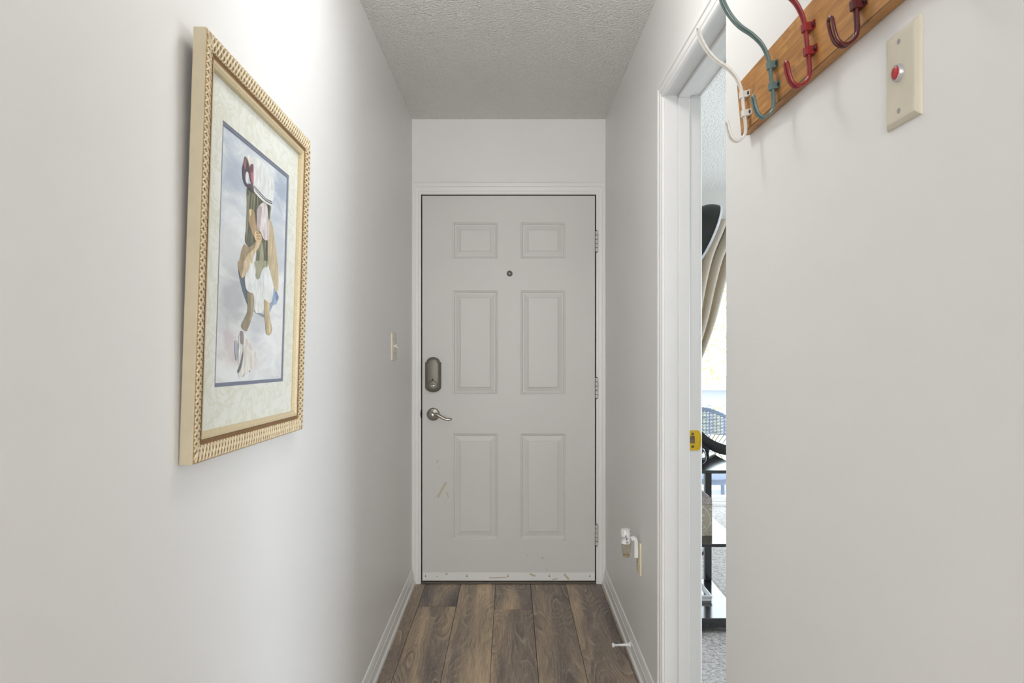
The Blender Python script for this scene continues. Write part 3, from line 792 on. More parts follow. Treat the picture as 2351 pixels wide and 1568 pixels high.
     (B([(310, 945), (342, 1000), (348, 1100), (322, 1190), (304, 1060)]), (164, 168, 180), 0),
     (B([(355, 870), (368, 950), (362, 1180), (345, 1220), (350, 1050)]), (224, 214, 208), 0),
     (B([(395, 1378), (425, 1340), (418, 1362), (402, 1386)]), (150, 138, 138), 0),
     (B([(470, 1318), (486, 1305), (488, 1322), (474, 1330)]), (140, 130, 132), 0),
    ]
    # artist's small pencil mark in the corner
    for (x0_, x1_, yy) in ((742, 766, 1388), (775, 800, 1390), (806, 830, 1386)):
        shapes.append((B([(x0_, yy-3), ((x0_+x1_)/2, yy-6), (x1_, yy-2), (x1_, yy+2), ((x0_+x1_)/2, yy), (x0_, yy+3)]), (168, 168, 172), 0))
    bm = newbm(); bb = inset(win, 0.004)
    f = bm.faces.new([bm.verts.new((x, y, dp)) for x, y in ((bb[0], bb[1]), (bb[2], bb[1]), (bb[2], bb[3]), (bb[0], bb[3]))])
    mats = [paper]; lev = dp
    for poly, col, _ in shapes:
        m_ = ink(*col)
        if m_ not in mats: mats.append(m_)
        idx = mats.index(m_); lev += 0.000012
        pts = [loc(px, py, dp) for px, py in poly]
        cs = catmull([(p[0], p[1], 0) for p in pts], 4, True)
        vs = [bm.verts.new((max(bb[0], min(bb[2], p.x)), max(bb[1], min(bb[3], p.y)), lev)) for p in cs]
        try:
            fc = bm.faces.new(vs); fc.material_index = idx
            bmesh.ops.triangulate(bm, faces=[fc], quad_method='BEAUTY', ngon_method='EAR_CLIP')
        except ValueError: pass
    for f_ in bm.faces:
        f_.normal_update()
        if f_.normal.z < 0: f_.normal_flip()
    me = mk('print', bm, mats, root, local=True, label='watercolour of a child in a white hat holding a shell')
    # glazing
    gm = glass('picture_glass', (0.985, 0.99, 0.985, 1), 0.05, 0.012, 0.10)
    bm = newbm(); box(bm, 0.04, Wd-0.04, 0.04, Hh-0.04, dm+0.0006, dm+0.0022)
    mk('glass', bm, gm, root, local=True)
    # backing board
    bm = newbm(); box(bm, 0.01, Wd-0.01, 0.01, Hh-0.01, -0.001, 0.0025)
    mk('backing_board', bm, plain('dark_dust_cover', rgb(74, 60, 46), 0.8), root, local=True)
    return root
picture()

# ================================================================== LIGHT SWITCH (left wall)
Yq = F*0.508/266.0; zq = CAMZ-(795.5-CY)/(F/Yq); pw, ph = 0.116/2, 0.121/2
sw_ = empty('light_switch', (XL, Yq, zq), 'ivory double light switch on the left wall beside the front door', 'light switch')
bm = newbm(); box(bm, XL-0.001, XL+0.0062, Yq-pw, Yq+pw, zq-ph, zq+ph, 0.0022, 2); mk('wall_plate', bm, M['ivory'], sw_, 35)
for k, dy in enumerate((-0.023, 0.023)):
    bm = newbm(); box(bm, XL+0.006, XL+0.0072, Yq+dy-0.0055, Yq+dy+0.0055, zq-0.0125, zq+0.0125); tg = mk('toggle', bm, M['ivorydark'], sw_)
    sg = 1 if k == 0 else -1
    bm = newbm(); prism(bm, [(0, -0.005), (0.013, sg*0.006-0.003), (0.0145, sg*0.007), (0.013, sg*0.006+0.004), (0, 0.005)], (XL+0.006, Yq+dy-0.004, zq), (1, 0, 0), (0, 0, 1), (0, 1, 0), 0.008); mk('toggle_lever', bm, M['ivory'], tg)
    for dz in (-0.030, 0.030):
        bm = newbm(); lathe(bm, [(0.0032, 0), (0.0028, 0.001), (0.0, 0.0013)], (XL+0.0062, Yq+dy, zq+dz), (1, 0, 0), 12); mk('screw', bm, M['greyhole'], sw_, 40)

# ================================================================== OUTLET + AIR FRESHENER (right wall)
Yo = 0.5*(F*0.490/289.0+F*0.490/297.0); so = F/Yo; zo = CAMZ-(1279-CY)/so
ol = empty('wall_outlet', (XR, Yo, zo), 'yellowed ivory outlet plate low on the right wall behind the air freshener', 'outlet')
bm = newbm(); box(bm, XR-0.0062, XR+0.001, Yo-0.036, Yo+0.036, zo-0.061, zo+0.061, 0.002, 2); mk('wall_plate', bm, M['almond'], ol, 35)
for dz in (-0.0195, 0.0195):
    bm = newbm(); rows = []
    pts = [(0.017*math.cos(2*PI*k/20), 0.0145*max(-0.9, min(0.9, math.sin(2*PI*k/20)))) for k in range(20)]
    prism(bm, pts, (XR-0.006, Yo, zo+dz), (0, 1, 0), (0, 0, 1), (-1, 0, 0), 0.0018); sk = mk('socket', bm, M['almond'], ol)
    for dy in (-0.006, 0.006):
        bm = newbm(); box(bm, XR-0.0080, XR-0.0077, Yo+dy-0.001, Yo+dy+0.001, zo+dz-0.002, zo+dz+0.006); mk('slot', bm, M['dark'], sk)
bm = newbm(); lathe(bm, [(0.0032, 0), (0.0028, 0.001), (0.0, 0.0013)], (XR-0.0062, Yo, zo), (-1, 0, 0), 12); mk('screw', bm, M['greyhole'], ol, 40)

Yf_ = Yo-0.012; sf = F/Yf_
def fx(px): return (px-CX)/sf
def fz(py): return CAMZ-(py-CY)/sf
zbF = fz(1278)
fr_ = empty('air_freshener', (fx(1437), Yf_, zbF), 'white plug-in air freshener with marbled cap and glass oil bottle', 'air freshener')
bm = newbm()
arm = catmull([(fx(1448), 0, fz(1236)), (fx(1453), 0, fz(1234.5)), (fx(1458), 0, fz(1238)), (fx(1459.5), 0, fz(1247)), (fx(1459.8), 0, fz(1262)), (fx(1459.8), 0, fz(1278))], 5)
rows = []
for i, p in enumerate(arm):
    d = (arm[min(i+1, len(arm)-1)]-arm[max(i-1, 0)]).normalized(); nrm = Vector((-d.z, 0, d.x)); h_ = 0.0085; wy = 0.016
    sec = [(-h_, -wy*0.7), (-h_*0.6, -wy), (h_*0.6, -wy), (h_, -wy*0.7), (h_, wy*0.7), (h_*0.6, wy), (-h_*0.6, wy), (-h_, wy*0.7)]
    rows.append([p+Vector((0, Yf_, 0))+nrm*a+Vector((0, b_, 0)) for a, b_ in sec])
grid_faces(bm, rows, closed_v=True, cap=True)
mk('plug_arm', bm, M['whiteplastic'], fr_, 35)
for dy in (-0.006, 0.006):
    bm = newbm(); box(bm, fx(1463), XR-0.004, Yf_+0.012+dy-0.0008, Yf_+0.012+dy+0.0008, zo+0.0195-0.001, zo+0.0195+0.005); mk('prong', bm, M['alu'], fr_)
bm = newbm(); rC = 11.6/sf
lathe(bm, [(rC*0.93, fz(1247)), (rC, fz(1246)), (rC, fz(1217)), (rC*0.96, fz(1215)), (rC*0.5, fz(1213.4)), (0, fz(1213))], (fx(1436.5), Yf_, 0), (0, 0, 1), 28)
t = NT('marble_wrap'); v = t.coord((1, 1, 0.6))
mb = t.noise(v, 55.0, 4.0, 0.6, 1.3)
up = t.n('ShaderNodeNewGeometry'); sepn = t.n('ShaderNodeSeparateXYZ'); t.l(up.outputs['Normal'], sepn.inputs[0])
mc = t.ramp(mb, [(0.38, rgb(78, 76, 80)), (0.46, rgb(190, 188, 190)), (0.52, rgb(238, 238, 238))])
mk('marbled_cap', bm, t.set(t.mix(t.ramp(sepn.outputs[2], [(0.5, (0, 0, 0, 1)), (0.6, (1, 1, 1, 1))]), mc, rgb(240, 240, 240)), 0.3), fr_, 35)
M['bottle'] = glass('clear_bottle_glass', (0.90, 0.89, 0.85, 1), 0.05, 0.06, 0.6)
bm = newbm(); lathe(bm, [(rC*0.60, fz(1246)), (rC*0.95, fz(1248)), (rC*0.97, fz(1252)), (rC*0.86, fz(1264)), (rC*0.68, fz(1275)), (rC*0.66, fz(1277.5)), (rC*0.5, zbF), (0, zbF)], (fx(1438), Yf_, 0), (0, 0, 1), 28)
bt = mk('oil_bottle', bm, M['bottle'], fr_, 35, label='clear tapered glass bottle')
bm = newbm(); lathe(bm, [(0.0028, fz(1274)), (0.0028, fz(1247))], (fx(1438), Yf_, 0), (0, 0, 1), 12); mk('wick', bm, plain('amber_wick', rgb(196, 168, 120), 0.7), bt, 35)
bm = newbm(); lathe(bm, [(rC*0.60, fz(1276.5)), (rC*0.63, fz(1273))], (fx(1438), Yf_, 0), (0, 0, 1), 24); mk('oil', bm, plain('amber_oil', rgb(190, 176, 140), 0.2), bt, 35)

# ================================================================== DOOR STOP
Ys = F*0.484/275.0; ss = F/Ys; zs_ = CAMZ-(1480-CY)/ss; xb = XR-0.012; xt = (1405-CX)/ss
ds = empty('door_stop', (xb, Ys, zs_), 'white rigid door stop sticking out of the right baseboard', 'door stop')
bm = newbm(); lathe(bm, [(0.0105, 0), (0.0105, 0.003), (0.008, 0.007), (0.0055, 0.010), (0.0, 0.0102)], (xb, Ys, zs_), (-1, 0, 0), 20); mk('flange', bm, M['whiteplastic'], ds, 40)
bm = newbm(); lathe(bm, [(0.0056, 0.008), (0.005, 0.03), (0.0042, abs(xt-xb)-0.014), (0.006, abs(xt-xb)-0.010)], (xb, Ys, zs_), (-1, 0, -0.03), 16); mk('rod', bm, M['whiteplastic'], ds, 40)
bm = newbm(); lathe(bm, [(0.006, abs(xt-xb)-0.010), (0.0085, abs(xt-xb)-0.008), (0.0085, abs(xt-xb)-0.002), (0.007, abs(xt-xb)), (0.0, abs(xt-xb))], (xb, Ys, zs_), (-1, 0, -0.03), 16); mk('bumper_tip', bm, M['whiteplastic'], ds, 40)

# ================================================================== ALARM BUTTON PLATE (near right wall)
Ya = 0.5*(F*0.466/860.0+F*XN/944.0); za_ = CAMZ+(CY-197)/(860/0.466)
al = empty('alarm_button', (XN, Ya, za_), 'ivory wall plate with a red push button under the coat rack', 'alarm button')
bm = newbm(); hw_, hh_ = 0.0355, 0.0572; rows = []
for ins, d_ in ((0.0, -0.001), (0.0, 0.0018), (0.0012, 0.0032), (0.0055, 0.0060), (0.0085, 0.0064)):
    rows.append([(XN-d_, Ya+a*(hw_-ins), za_+b_*(hh_-ins)) for a, b_ in ((-1, -1), (1, -1), (1, 1), (-1, 1))])
V = grid_faces(bm, rows, closed_v=True); bm.faces.new(V[-1]); mk('wall_plate', bm, M['ivorydark'], al)
zb_ = za_+0.004
bm = newbm(); lathe(bm, [(0.0108, 0.006), (0.0108, 0.0085), (0.0098, 0.0105), (0.0082, 0.0108), (0.0078, 0.009), (0, 0.009)], (XN, Ya+0.002, zb_), (-1, 0, 0), 28); bz = mk('bezel', bm, plain('grey_bezel', rgb(196, 196, 200), 0.25, 0.4), al, 35)
bm = newbm(); lathe(bm, [(0.0076, 0.0088), (0.0074, 0.0112), (0.006, 0.0122), (0, 0.0124)], (XN, Ya+0.002, zb_), (-1, 0, 0), 24); mk('button', bm, M['red'], bz, 40)
for dz in (-0.0415, 0.0415):
    bm = newbm(); lathe(bm, [(0.0034, 0.0062), (0.0032, 0.0070), (0.0015, 0.0072)], (XN, Ya+0.002, za_+dz), (-1, 0, 0), 14); mk('screw', bm, M['greyhole'], al, 40)

# ================================================================== COAT RACK (near right wall)
def rack():
    Yfar = F*XN/550.0; s = F/Yfar; z0 = CAMZ+(CY-310.5)/s; hh = (CAMZ+593/s)-z0; th = 0.017
    lean = math.atan(0.0088/hh); Y0 = 0.66
    root = empty('coat_rack', (XN, Yfar, z0), 'stained wooden coat rack board with coloured wire hooks', 'coat rack')
    n0 = Vector((-math.cos(lean), 0, -math.sin(lean)*-1*-1)); v0 = Vector((-math.sin(lean), 0, math.cos(lean)))
    n0 = Vector((-v0.z, 0, v0.x))    # outward normal of the board front
    bm = newbm(); o = Vector((XN-0.0005, Y0, z0)); L = Yfar-Y0
    prism(bm, [(0, 0), (th, 0), (th, hh), (0, hh)], o, n0, v0, (0, 1, 0), L)
    bmesh.ops.bevel(bm, geom=[e for e in bm.edges], offset=0.0012, segments=2, profile=0.5, affect='EDGES')
    mk('board', bm, M['board'], root)
    bm = newbm(); prism(bm, [(th-0.0006, 0.0012), (th+0.0003, 0.0012), (th+0.0003, 0.0024), (th-0.0006, 0.0024)], o+Vector((0, 0.001, 0)), n0, v0, (0, 1, 0), L-0.002)  # thin proud strip, its dark colour stands in for shade along the edge
    mk('edge_groove_shade', bm, plain('groove_shade_line', rgb(58, 40, 26), 0.6), root)
    P = [(0.357, 1.847), (0.361, 1.832), (0.3735, 1.810), (0.390, 1.792), (0.409, 1.779), (0.4254, 1.763), (0.4353, 1.744), (0.4395, 1.727), (0.4425, 1.700), (0.4455, 1.675), (0.4462, 1.662), (0.4445, 1.651), (0.438, 1.6425), (0.4290, 1.6385), (0.4200, 1.6435), (0.4150, 1.655), (0.412, 1.669)]
    path = catmull([(x, 0, z) for x, z in P], 4); n = len(path)
    def spread(i):
        t = i/(n-1)
        if t < 0.42: return 0.0030+0.0040*(1-t/0.42)**1.3
        if t < 0.70: return 0.0030
        return 0.0030+0.0030*((t-0.70)/0.30)
    cols = [('white', rgb(228, 227, 222), 1.322), ('grey green', rgb(98, 122, 119), 1.182), ('red', rgb(142, 34, 40), 1.040), ('dark red', rgb(86, 26, 32), 0.897), ('black', rgb(40, 38, 40), 0.755)]
    for nm, c, Y in cols:
        m_ = plain('enamel_'+nm.replace(' ', '_'), c, 0.24, 0.0, 0.6, 0.06, 120)
        loop = [p+Vector((0, Y-spread(i), 0)) for i, p in enumerate(path)]
        e = path[-1]; de = (path[-1]-path[-2]).normalized(); sp_ = spread(n-1)
        loop += [e+Vector((0, Y+sp_*math.cos(a), 0))*1.0+de*(sp_*math.sin(a)) for a in (PI*0.8, PI*0.65, PI*0.5, PI*0.35, PI*0.2)]
        loop += [path[i]+Vector((0, Y+spread(i), 0)) for i in range(n-1, -1, -1)]
        e = path[0]; de = (path[0]-path[1]).normalized(); sp_ = spread(0)
        loop += [e+Vector((0, Y+sp_*math.cos(a), 0))+de*(sp_*math.sin(a)) for a in (PI*0.2, PI*0.35, PI*0.5, PI*0.65, PI*0.8)]
        bm = newbm(); tube(bm, loop, 0.0024, 9, closed=True)
        hk = mk('hook', bm, m_, root, 60, label=nm+' enamelled double wire hook')
        for zc in (1.7285, 1.693):
            hgt = zc-z0; base = o+n0*th+v0*hgt; base = Vector((base.x, Y, base.z)); hz = 0.0058
            sec = [(-0.0145, 0.0), (-0.0145, 0.0016), (-0.0078, 0.0018), (-0.0068, 0.0115), (-0.0045, 0.0138), (0.0045, 0.0138), (0.0068, 0.0115), (0.0078, 0.0018), (0.0145, 0.0016), (0.0145, 0.0)]
            bm = newbm(); prism(bm, sec, base-v0*hz, (0, 1, 0), n0, v0, hz*2)
            cp_ = mk('clamp', bm, m_, hk)
            for dy in (-0.0112, 0.0112):
                bm = newbm(); lathe(bm, [(0.0036, 0.0014), (0.0036, 0.0026), (0.002, 0.0036), (0, 0.0038)], base+Vector((0, dy, 0)), n0, 12)
                mk('screw', bm, M['blacksat'], hk, 40)
rack()

# ================================================================== SIDE ROOM THINGS
# ---- three-tier black shelf unit
SY0, SY1, SXa, SXb = 3.0, 3.50, 0.635, 1.005
sh = empty('shelf_unit', (0.82, 3.25, 0.004), 'glossy black three-tier shelf unit standing on the carpet', 'shelf unit')
ztier = [0.070, 0.390, 0.707]
for z, th in zip(ztier, (0.040, 0.014, 0.0145)):
    bm = newbm(); box(bm, SXa, SXb, SY0, SY1, z-th, z, 0.002); mk('shelf', bm, M['black'], sh)
for x in (SXa+0.004, SXb-0.036):
    for a, b_ in ((0.070, 0.376), (0.390, 0.6925)):
        bm = newbm(); box(bm, x, x+0.032, SY1-0.034, SY1-0.002, a, b_, 0.002); mk('post', bm, M['black'], sh)
for x in (SXa+0.03, SXb-0.05):
    for y in (SY0+0.03, SY1-0.05):
        bm = newbm(); lathe(bm, [(0.018, 0.004), (0.02, 0.031)], (x, y, 0), (0, 0, 1), 14); mk('foot', bm, M['blacksat'], sh, 35)
# ---- map-patterned tin box on the middle shelf
bx1, by0, bz0 = 0.905, 3.128, 0.3902
tin = empty('map_box', (bx1-0.09, by0+0.07, bz0), 'antique world map patterned box on the middle black shelf', 'box')
t = NT('antique_map_print'); v = t.coord()
land = t.noise(v, 24.0, 6.0, 0.62, 0.4)
sx = t.n('ShaderNodeSeparateXYZ'); t.l(v, sx.inputs[0])
coast = t.ramp(land, [(0.47, (0, 0, 0, 1)), (0.495, (1, 1, 1, 1)), (0.52, (0, 0, 0, 1))])
c = t.mix(t.ramp(land, [(0.5, (0, 0, 0, 1)), (0.52, (1, 1, 1, 1))]), rgb(202, 196, 182), rgb(178, 170, 150))
c = t.mix(t.math('MULTIPLY', coast, 0.75), c, rgb(96, 88, 80))
scr = t.ramp(t.noise(v, 70.0, 3.0, 0.6, 1.5), [(0.44, (0, 0, 0, 1)), (0.5, (1, 1, 1, 1)), (0.56, (0, 0, 0, 1))])
band = t.math('GREATER_THAN', sx.outputs[2], 0.140)
c = t.mix(band, c, t.mix(t.math('MULTIPLY', scr, 0.8), rgb(186, 176, 170), rgb(90, 82, 82)))
# hemisphere outline
dx = t.math('SUBTRACT', sx.outputs[0], 0.020); dz = t.math('SUBTRACT', sx.outputs[2], 0.072)
rr = t.math('SQRT', t.math('ADD', t.math('MULTIPLY', dx, dx), t.math('MULTIPLY', dz, dz)))
rg = t.math('LESS_THAN', t.math('ABSOLUTE', t.math('SUBTRACT', rr, 0.062)), 0.0016)
c = t.mix(t.math('MULTIPLY', rg, 0.7), c, rgb(222, 216, 200))
bm = newbm(); pts = []
hwb, hb, r = 0.09, 0.18, 0.022
poly = [(-hwb, 0), (hwb, 0)]
for k in range(7): a = PI/2*k/6; poly.append((hwb-r+r*math.cos(a), hb-r+r*math.sin(a)))
for k in range(7): a = PI/2+PI/2*k/6; poly.append((-hwb+r+r*math.cos(a), hb-r+r*math.sin(a)))
prism(bm, poly, (bx1-0.09, by0, bz0), (1, 0, 0), (0, 0, 1), (0, 1, 0), 0.14); mk('body', bm, t.set(c, 0.5, 0, 0.3), tin)
bm = newbm(); box(bm, bx1-0.181, bx1+0.0012, by0-0.001, by0+0.1405, bz0+0.1375, bz0+0.1400); mk('lid_seam', bm, plain('lid_rim_brown', rgb(120, 110, 100), 0.5), tin)
# ---- white framed photo lying on the bottom shelf
px0, px1, py0, py1, pz = 0.72, 0.927, 3.20, 3.385, 0.0702
pf = empty('photo_frame', (0.82, 3.33, pz), 'white picture frame lying flat on the bottom black shelf', 'picture frame')
bm = newbm(); rows = []
for ins, z in ((0.004, 0.0), (0.004, 0.010), (0.0, 0.018), (0.0, 0.023), (0.004, 0.024), (0.018, 0.021), (0.020, 0.017), (0.020, 0.0)):
    rows.append([(px0+ins, py0+ins, pz+z), (px1-ins, py0+ins, pz+z), (px1-ins, py1-ins, pz+z), (px0+ins, py1-ins, pz+z)])
grid_faces(bm, rows, closed_u=True, closed_v=True); mk('moulding', bm, M['whiteplastic'], pf)
bm = newbm(); box(bm, px0+0.018, px1-0.018, py0+0.018, py1-0.018, pz+0.008, pz+0.0165); mk('glazed_photo', bm, plain('glazed_photo', rgb(120, 130, 150), 0.08, 0, 0.6, 0.2, 20), pf)
# ---- teal vase on the bottom shelf
vc_ = (0.893, 3.438, 0.0702)
bm = newbm(); lathe(bm, [(0.028, 0), (0.032, 0.002), (0.043, 0.05), (0.049, 0.12), (0.046, 0.18), (0.032, 0.22), (0.024, 0.245), (0.029, 0.262), (0.025, 0.262), (0.021, 0.245), (0, 0.245)], vc_, (0, 0, 1), 32)
mk('teal_vase', bm, plain('teal_glaze', rgb(40, 128, 132), 0.25, 0, 0.5, 0.1, 30), None, 40, origin=vc_, label='teal glazed vase behind the white frame on the bottom shelf', cat='vase')
# ---- rounded black ornament on the top shelf
oc = Vector((0.806, 3.075, 0.7072))
vs_ = empty('black_ornament', oc, 'rounded glossy black footed bowl at the front of the top shelf', 'ornament')
bm = newbm(); lathe(bm, [(0.034, 0), (0.034, 0.005), (0.022, 0.009), (0.022, 0.014)], oc, (0, 0, 1), 28); mk('foot', bm, M['black'], vs_, 35)
bm = newbm(); lathe(bm, [(0.02, 0.013), (0.045, 0.018), (0.056, 0.032), (0.058, 0.045), (0.054, 0.066), (0.048, 0.080), (0.044, 0.084), (0.040, 0.080), (0.044, 0.06), (0.03, 0.03), (0, 0.028)], oc, (0, 0, 1), 32); mk('bowl', bm, M['black'], vs_, 40)
# ---- curved black arm behind it
ao = Vector((0.955, 3.46, 0.7072))
ca = empty('curved_stand', ao, 'black curved stand arm sweeping to the right above the top shelf', 'stand')
bm = newbm(); box(bm, 0.90, SXb-0.024, 3.44, 3.48, 0.7072, 0.790, 0.003); mk('post', bm, M['blacksat'], ca)
bm = newbm(); Yk = 3.46
top = catmull([at_y(1590, 972, Yk), at_y(1609, 989, Yk), at_y(1625, 1003, Yk), at_y(1645, 1014, Yk), at_y(1667, 1021, Yk), at_y(1695, 1025, Yk), at_y(1730, 1020, Yk)], 5)
bot = catmull([at_y(1590, 1014, Yk), at_y(1609, 1022, Yk), at_y(1625, 1030, Yk), at_y(1645, 1039, Yk), at_y(1667, 1044, Yk), at_y(1695, 1045, Yk), at_y(1730, 1030, Yk)], 5)
rows = [[a+Vector((0, -0.018, 0)), a*0.5+b_*0.5+Vector((0, -0.026, 0)), b_+Vector((0, -0.018, 0)), b_+Vector((0, 0.018, 0)), a*0.5+b_*0.5+Vector((0, 0.026, 0)), a+Vector((0, 0.018, 0))] for a, b_ in zip(top, bot)]
grid_faces(bm, rows, closed_v=True, cap=True); mk('curved_arm', bm, M['blacksat'], ca, 50)

# ---- lamp with dome shade (its pole stands behind the door jamb)
Yl = 4.2
T_ = at_y(1647, 473, Yl); dirr = (at_y(1607, 576, Yl)-T_).normalized(); R_ = 0.19
cS = T_+dirr*R_; axS = Vector((dirr.z, 0, -dirr.x)); axS = axS if axS.x < 0 else -axS
poleX = cS.x-0.15
lamp = empty('floor_lamp', (poleX, Yl, 0.004), 'black dome floor lamp with chrome rim beside the curtain', 'lamp')
prof = [(R_*math.cos(a), R_*0.78*math.sin(a)) for a in [PI/2*k/12 for k in range(13)]]
inner = [(R_*0.975*math.cos(a), R_*0.75*math.sin(a)) for a in [PI/2*k/12 for k in range(12, -1, -1)]]
bm = newbm(); lathe(bm, prof+inner, cS, axS, 44, cap=False)
mk('lamp_shade', bm, plain('black_green_shade', rgb(38, 42, 38), 0.55, 0, 0.35, 0.25, 250), lamp, 50)
bm = newbm(); lathe(bm, [(R_-0.006, -0.010), (R_+0.005, -0.010), (R_+0.006, -0.004), (R_+0.005, 0.003), (R_-0.006, 0.003), (R_-0.006, -0.010)], cS, axS, 44, cap=False); mk('chrome_rim', bm, plain('polished_rim', rgb(226, 228, 232), 0.3, 0.6), lamp, 40)
bm = newbm(); tube(bm, catmull([(poleX, Yl, 0.03), (poleX, Yl, 1.0), (poleX, Yl, 1.8), cS+axS*(R_*0.76)], 6), 0.011, 12); mk('pole', bm, M['blacksat'], lamp, 50)
bm = newbm(); lathe(bm, [(0.14, 0.0), (0.14, 0.02), (0.13, 0.026), (0.0, 0.03)], (poleX, Yl, 0.004), (0, 0, 1), 36); mk('base', bm, M['blacksat'], lamp, 35)

# ---- curtain rod and tied drape
Yr = 5.25
rodz = at_y(1650, 519, Yr).z
rod = empty('curtain_rod', (2.0, Yr, rodz), 'dark grey metal curtain rod over the sliding door', 'curtain rod')
bm = newbm(); tube(bm, [(0.95, Yr, rodz), (3.2, Yr, rodz)], 0.011, 14); mk('rod', bm, plain('gunmetal', rgb(92, 90, 88), 0.35, 0.6), rod, 50)
for x in (0.95, 3.2):
    bm = newbm(); lathe(bm, [(0.006, -0.02), (0.022, -0.008), (0.024, 0.006), (0.014, 0.02), (0, 0.022)], (x, Yr, rodz), (1 if x > 2 else -1, 0, 0), 18); mk('finial', bm, plain('gunmetal_finial', rgb(92, 90, 88), 0.35, 0.6), rod, 50)
for x in (1.10, 3.05):
    bm = newbm(); box(bm, x-0.008, x+0.008, Yr, YF, rodz-0.02, rodz-0.008); mk('bracket', bm, M['blacksat'], rod)
def drape():
    E = catmull([(1.80, 0, rodz+0.035), (1.755, 0, 2.08), (1.660, 0, 1.90), (1.598, 0, 1.70), (1.537, 0, 1.45), (1.480, 0, 1.27), (1.425, 0, 1.13), (1.33, 0, 1.02), (1.22, 0, 0.955)], 6)
    nv = len(E); nu = 150; fold = 8.0; rows = []
    for j, e in enumerate(E):
        v = j/(nv-1); row = []
        # left edge of the drape, drawn in towards the tie
        left = Vector((1.02+0.03*v, 0, e.z+(0.0 if v < 0.1 else 0.0)))
        for i in range(nu+1):
            u = i/nu
            ph = u*fold*2*PI
            amp = 0.042*(1-0.55*v)
            x = left.x+(e.x-left.x)*u
            sag = -0.10*v*v*(1-u)
            y = Yr-0.068+amp*math.sin(ph)+0.012*math.sin(2*ph+3*v)
            x += 0.012*math.cos(ph)*(1-v)
            row.append((x, y+0.04*v, e.z+sag))
        rows.append(row)
    # tail below the tie
    for k in range(1, 13):
        v = k/12; row = []
        for i in range(nu+1):
            u = i/nu; ph = u*fold*2*PI
            z = 0.955-0.93*v-0.10*(1-u)*(1-v)
            wd_ = 0.17+0.10*v
            row.append((1.05+wd_*u, Yr-0.03+0.03*math.sin(ph), max(z, 0.012)))
        rows.append(row)
    t = NT('cream_curtain_cloth'); v = t.coord()
    nz = t.noise(t.coord((60, 60, 14)), 6.0, 3.0)
    t.set(t.ramp(nz, [(0.3, rgb(206, 198, 184)), (0.7, rgb(224, 218, 206))]), 0.9, 0, 0.1)
    tl = t.n('ShaderNodeBsdfTranslucent'); tl.inputs[0].default_value = rgb(196, 176, 140)
    mx = t.n('ShaderNodeMixShader'); mx.inputs[0].default_value = 0.28
    t.l(t.b.outputs[0], mx.inputs[1]); t.l(tl.outputs[0], mx.inputs[2]); t.l(mx.outputs[0], t.t.nodes['Material Output'].inputs[0])
    root = empty('curtain', (1.1, Yr, 0.012), 'cream curtain gathered to the left beside the sliding glass door', 'curtain')
    bm = newbm(); grid_faces(bm, rows)
    o = mk('cloth', bm, t.m, root, 80)
    so_ = o.modifiers.new('thick', 'SOLIDIFY'); so_.thickness = 0.003
    bm = newbm(); tube(bm, [(1.14+0.11*math.cos(a), Yr-0.03+0.065*math.sin(a), 0.95) for a in [2*PI*k/24 for k in range(24)]], 0.014, 10, closed=True); mk('tieback', bm, t.m, root, 60)
    for k in range(6):
        x = 1.08+k*0.122
        bm = newbm(); tube(bm, [(x, Yr+0.017*math.cos(a), rodz+0.017*math.sin(a)) for a in [2*PI*q/16 for q in range(16)]], 0.0025, 6, closed=True); mk('ring', bm, M['chrome'], root, 60)
drape()

# ---- sliding glass door
bm = newbm(); y0, y1 = YF+0.02, YF+0.09
box(bm, SX0, SX1, YF-0.01, YF+0.11, 0.0, 0.030, 0.003); box(bm, SX0, SX1, y0, y1, 0.030, 0.070, 0.003)
box(bm, SX0, SX0+0.06, y0, y1, 0.07, SZ); box(bm, SX1-0.06, SX1, y0, y1, 0.07, SZ); box(bm, SX0, SX1, y0, y1, SZ-0.06, SZ)
box(bm, 2.06, 2.14, y0, y1, 0.07, SZ-0.06)
wn = struct('window_1', bm, M['trim'], 'white framed sliding glass door to the balcony')
pane_m = glass('window_pane', (0.97, 0.98, 0.98, 1), 0.02, 0.02, 0.3)
for a, b_ in ((SX0+0.06, 2.06), (2.14, SX1-0.06)):
    bm = newbm(); box(bm, a, b_, YF+0.05, YF+0.056, 0.07, SZ-0.06); mk('pane', bm, pane_m, wn)

bm = newbm()  # unseen window added to give the side room's fill light an opening
for y in (1.75, 2.97, 4.19): box(bm, 4.03, 4.08, y, y+0.06, 0.55, 2.15)
for z in (0.55, 1.32, 2.09): box(bm, 4.03, 4.08, 1.75, 4.25, z, z+0.06)
wn3 = struct('unseen_window_3', bm, M['trim'], 'unseen white framed window added to the side room for its fill light')
mk('added_blind', one(box, 4.085, 4.098, 1.75, 4.25, 0.55, 2.15), M['whiteplastic'], wn3)  # blind added with the window, closes its opening
# ---- balcony
BZ = -0.25
struct('balcony_floor', one(box, 0.2, 4.2, YF+0.12, 6.95, BZ-0.1, BZ), plain('grey_deck', rgb(120, 122, 126), 0.8), 'pale concrete balcony floor outside the sliding door')
Yw = 6.8; sw2 = F/Yw
rl = empty('balcony_railing', (2.2, Yw, BZ), 'white painted wooden balcony railing outside the glass door', 'railing')
wp = plain('white_railing_paint', rgb(196, 198, 202), 0.6, 0, 0.3, 0.03, 6)
zc0, zc1, zb0 = CAMZ-(885-CY)/sw2, CAMZ-(895.5-CY)/sw2, CAMZ-(929-CY)/sw2
bm = newbm(); box(bm, 0.4, 4.1, Yw-0.07, Yw+0.07, zc1, zc0, 0.003); mk('top_cap', bm, wp, rl)
bm = newbm(); box(bm, 0.4, 4.1, Yw-0.03, Yw+0.01, zb0, zc1); mk('fascia_board', bm, wp, rl)
zr1 = CAMZ-(1123-CY)/sw2
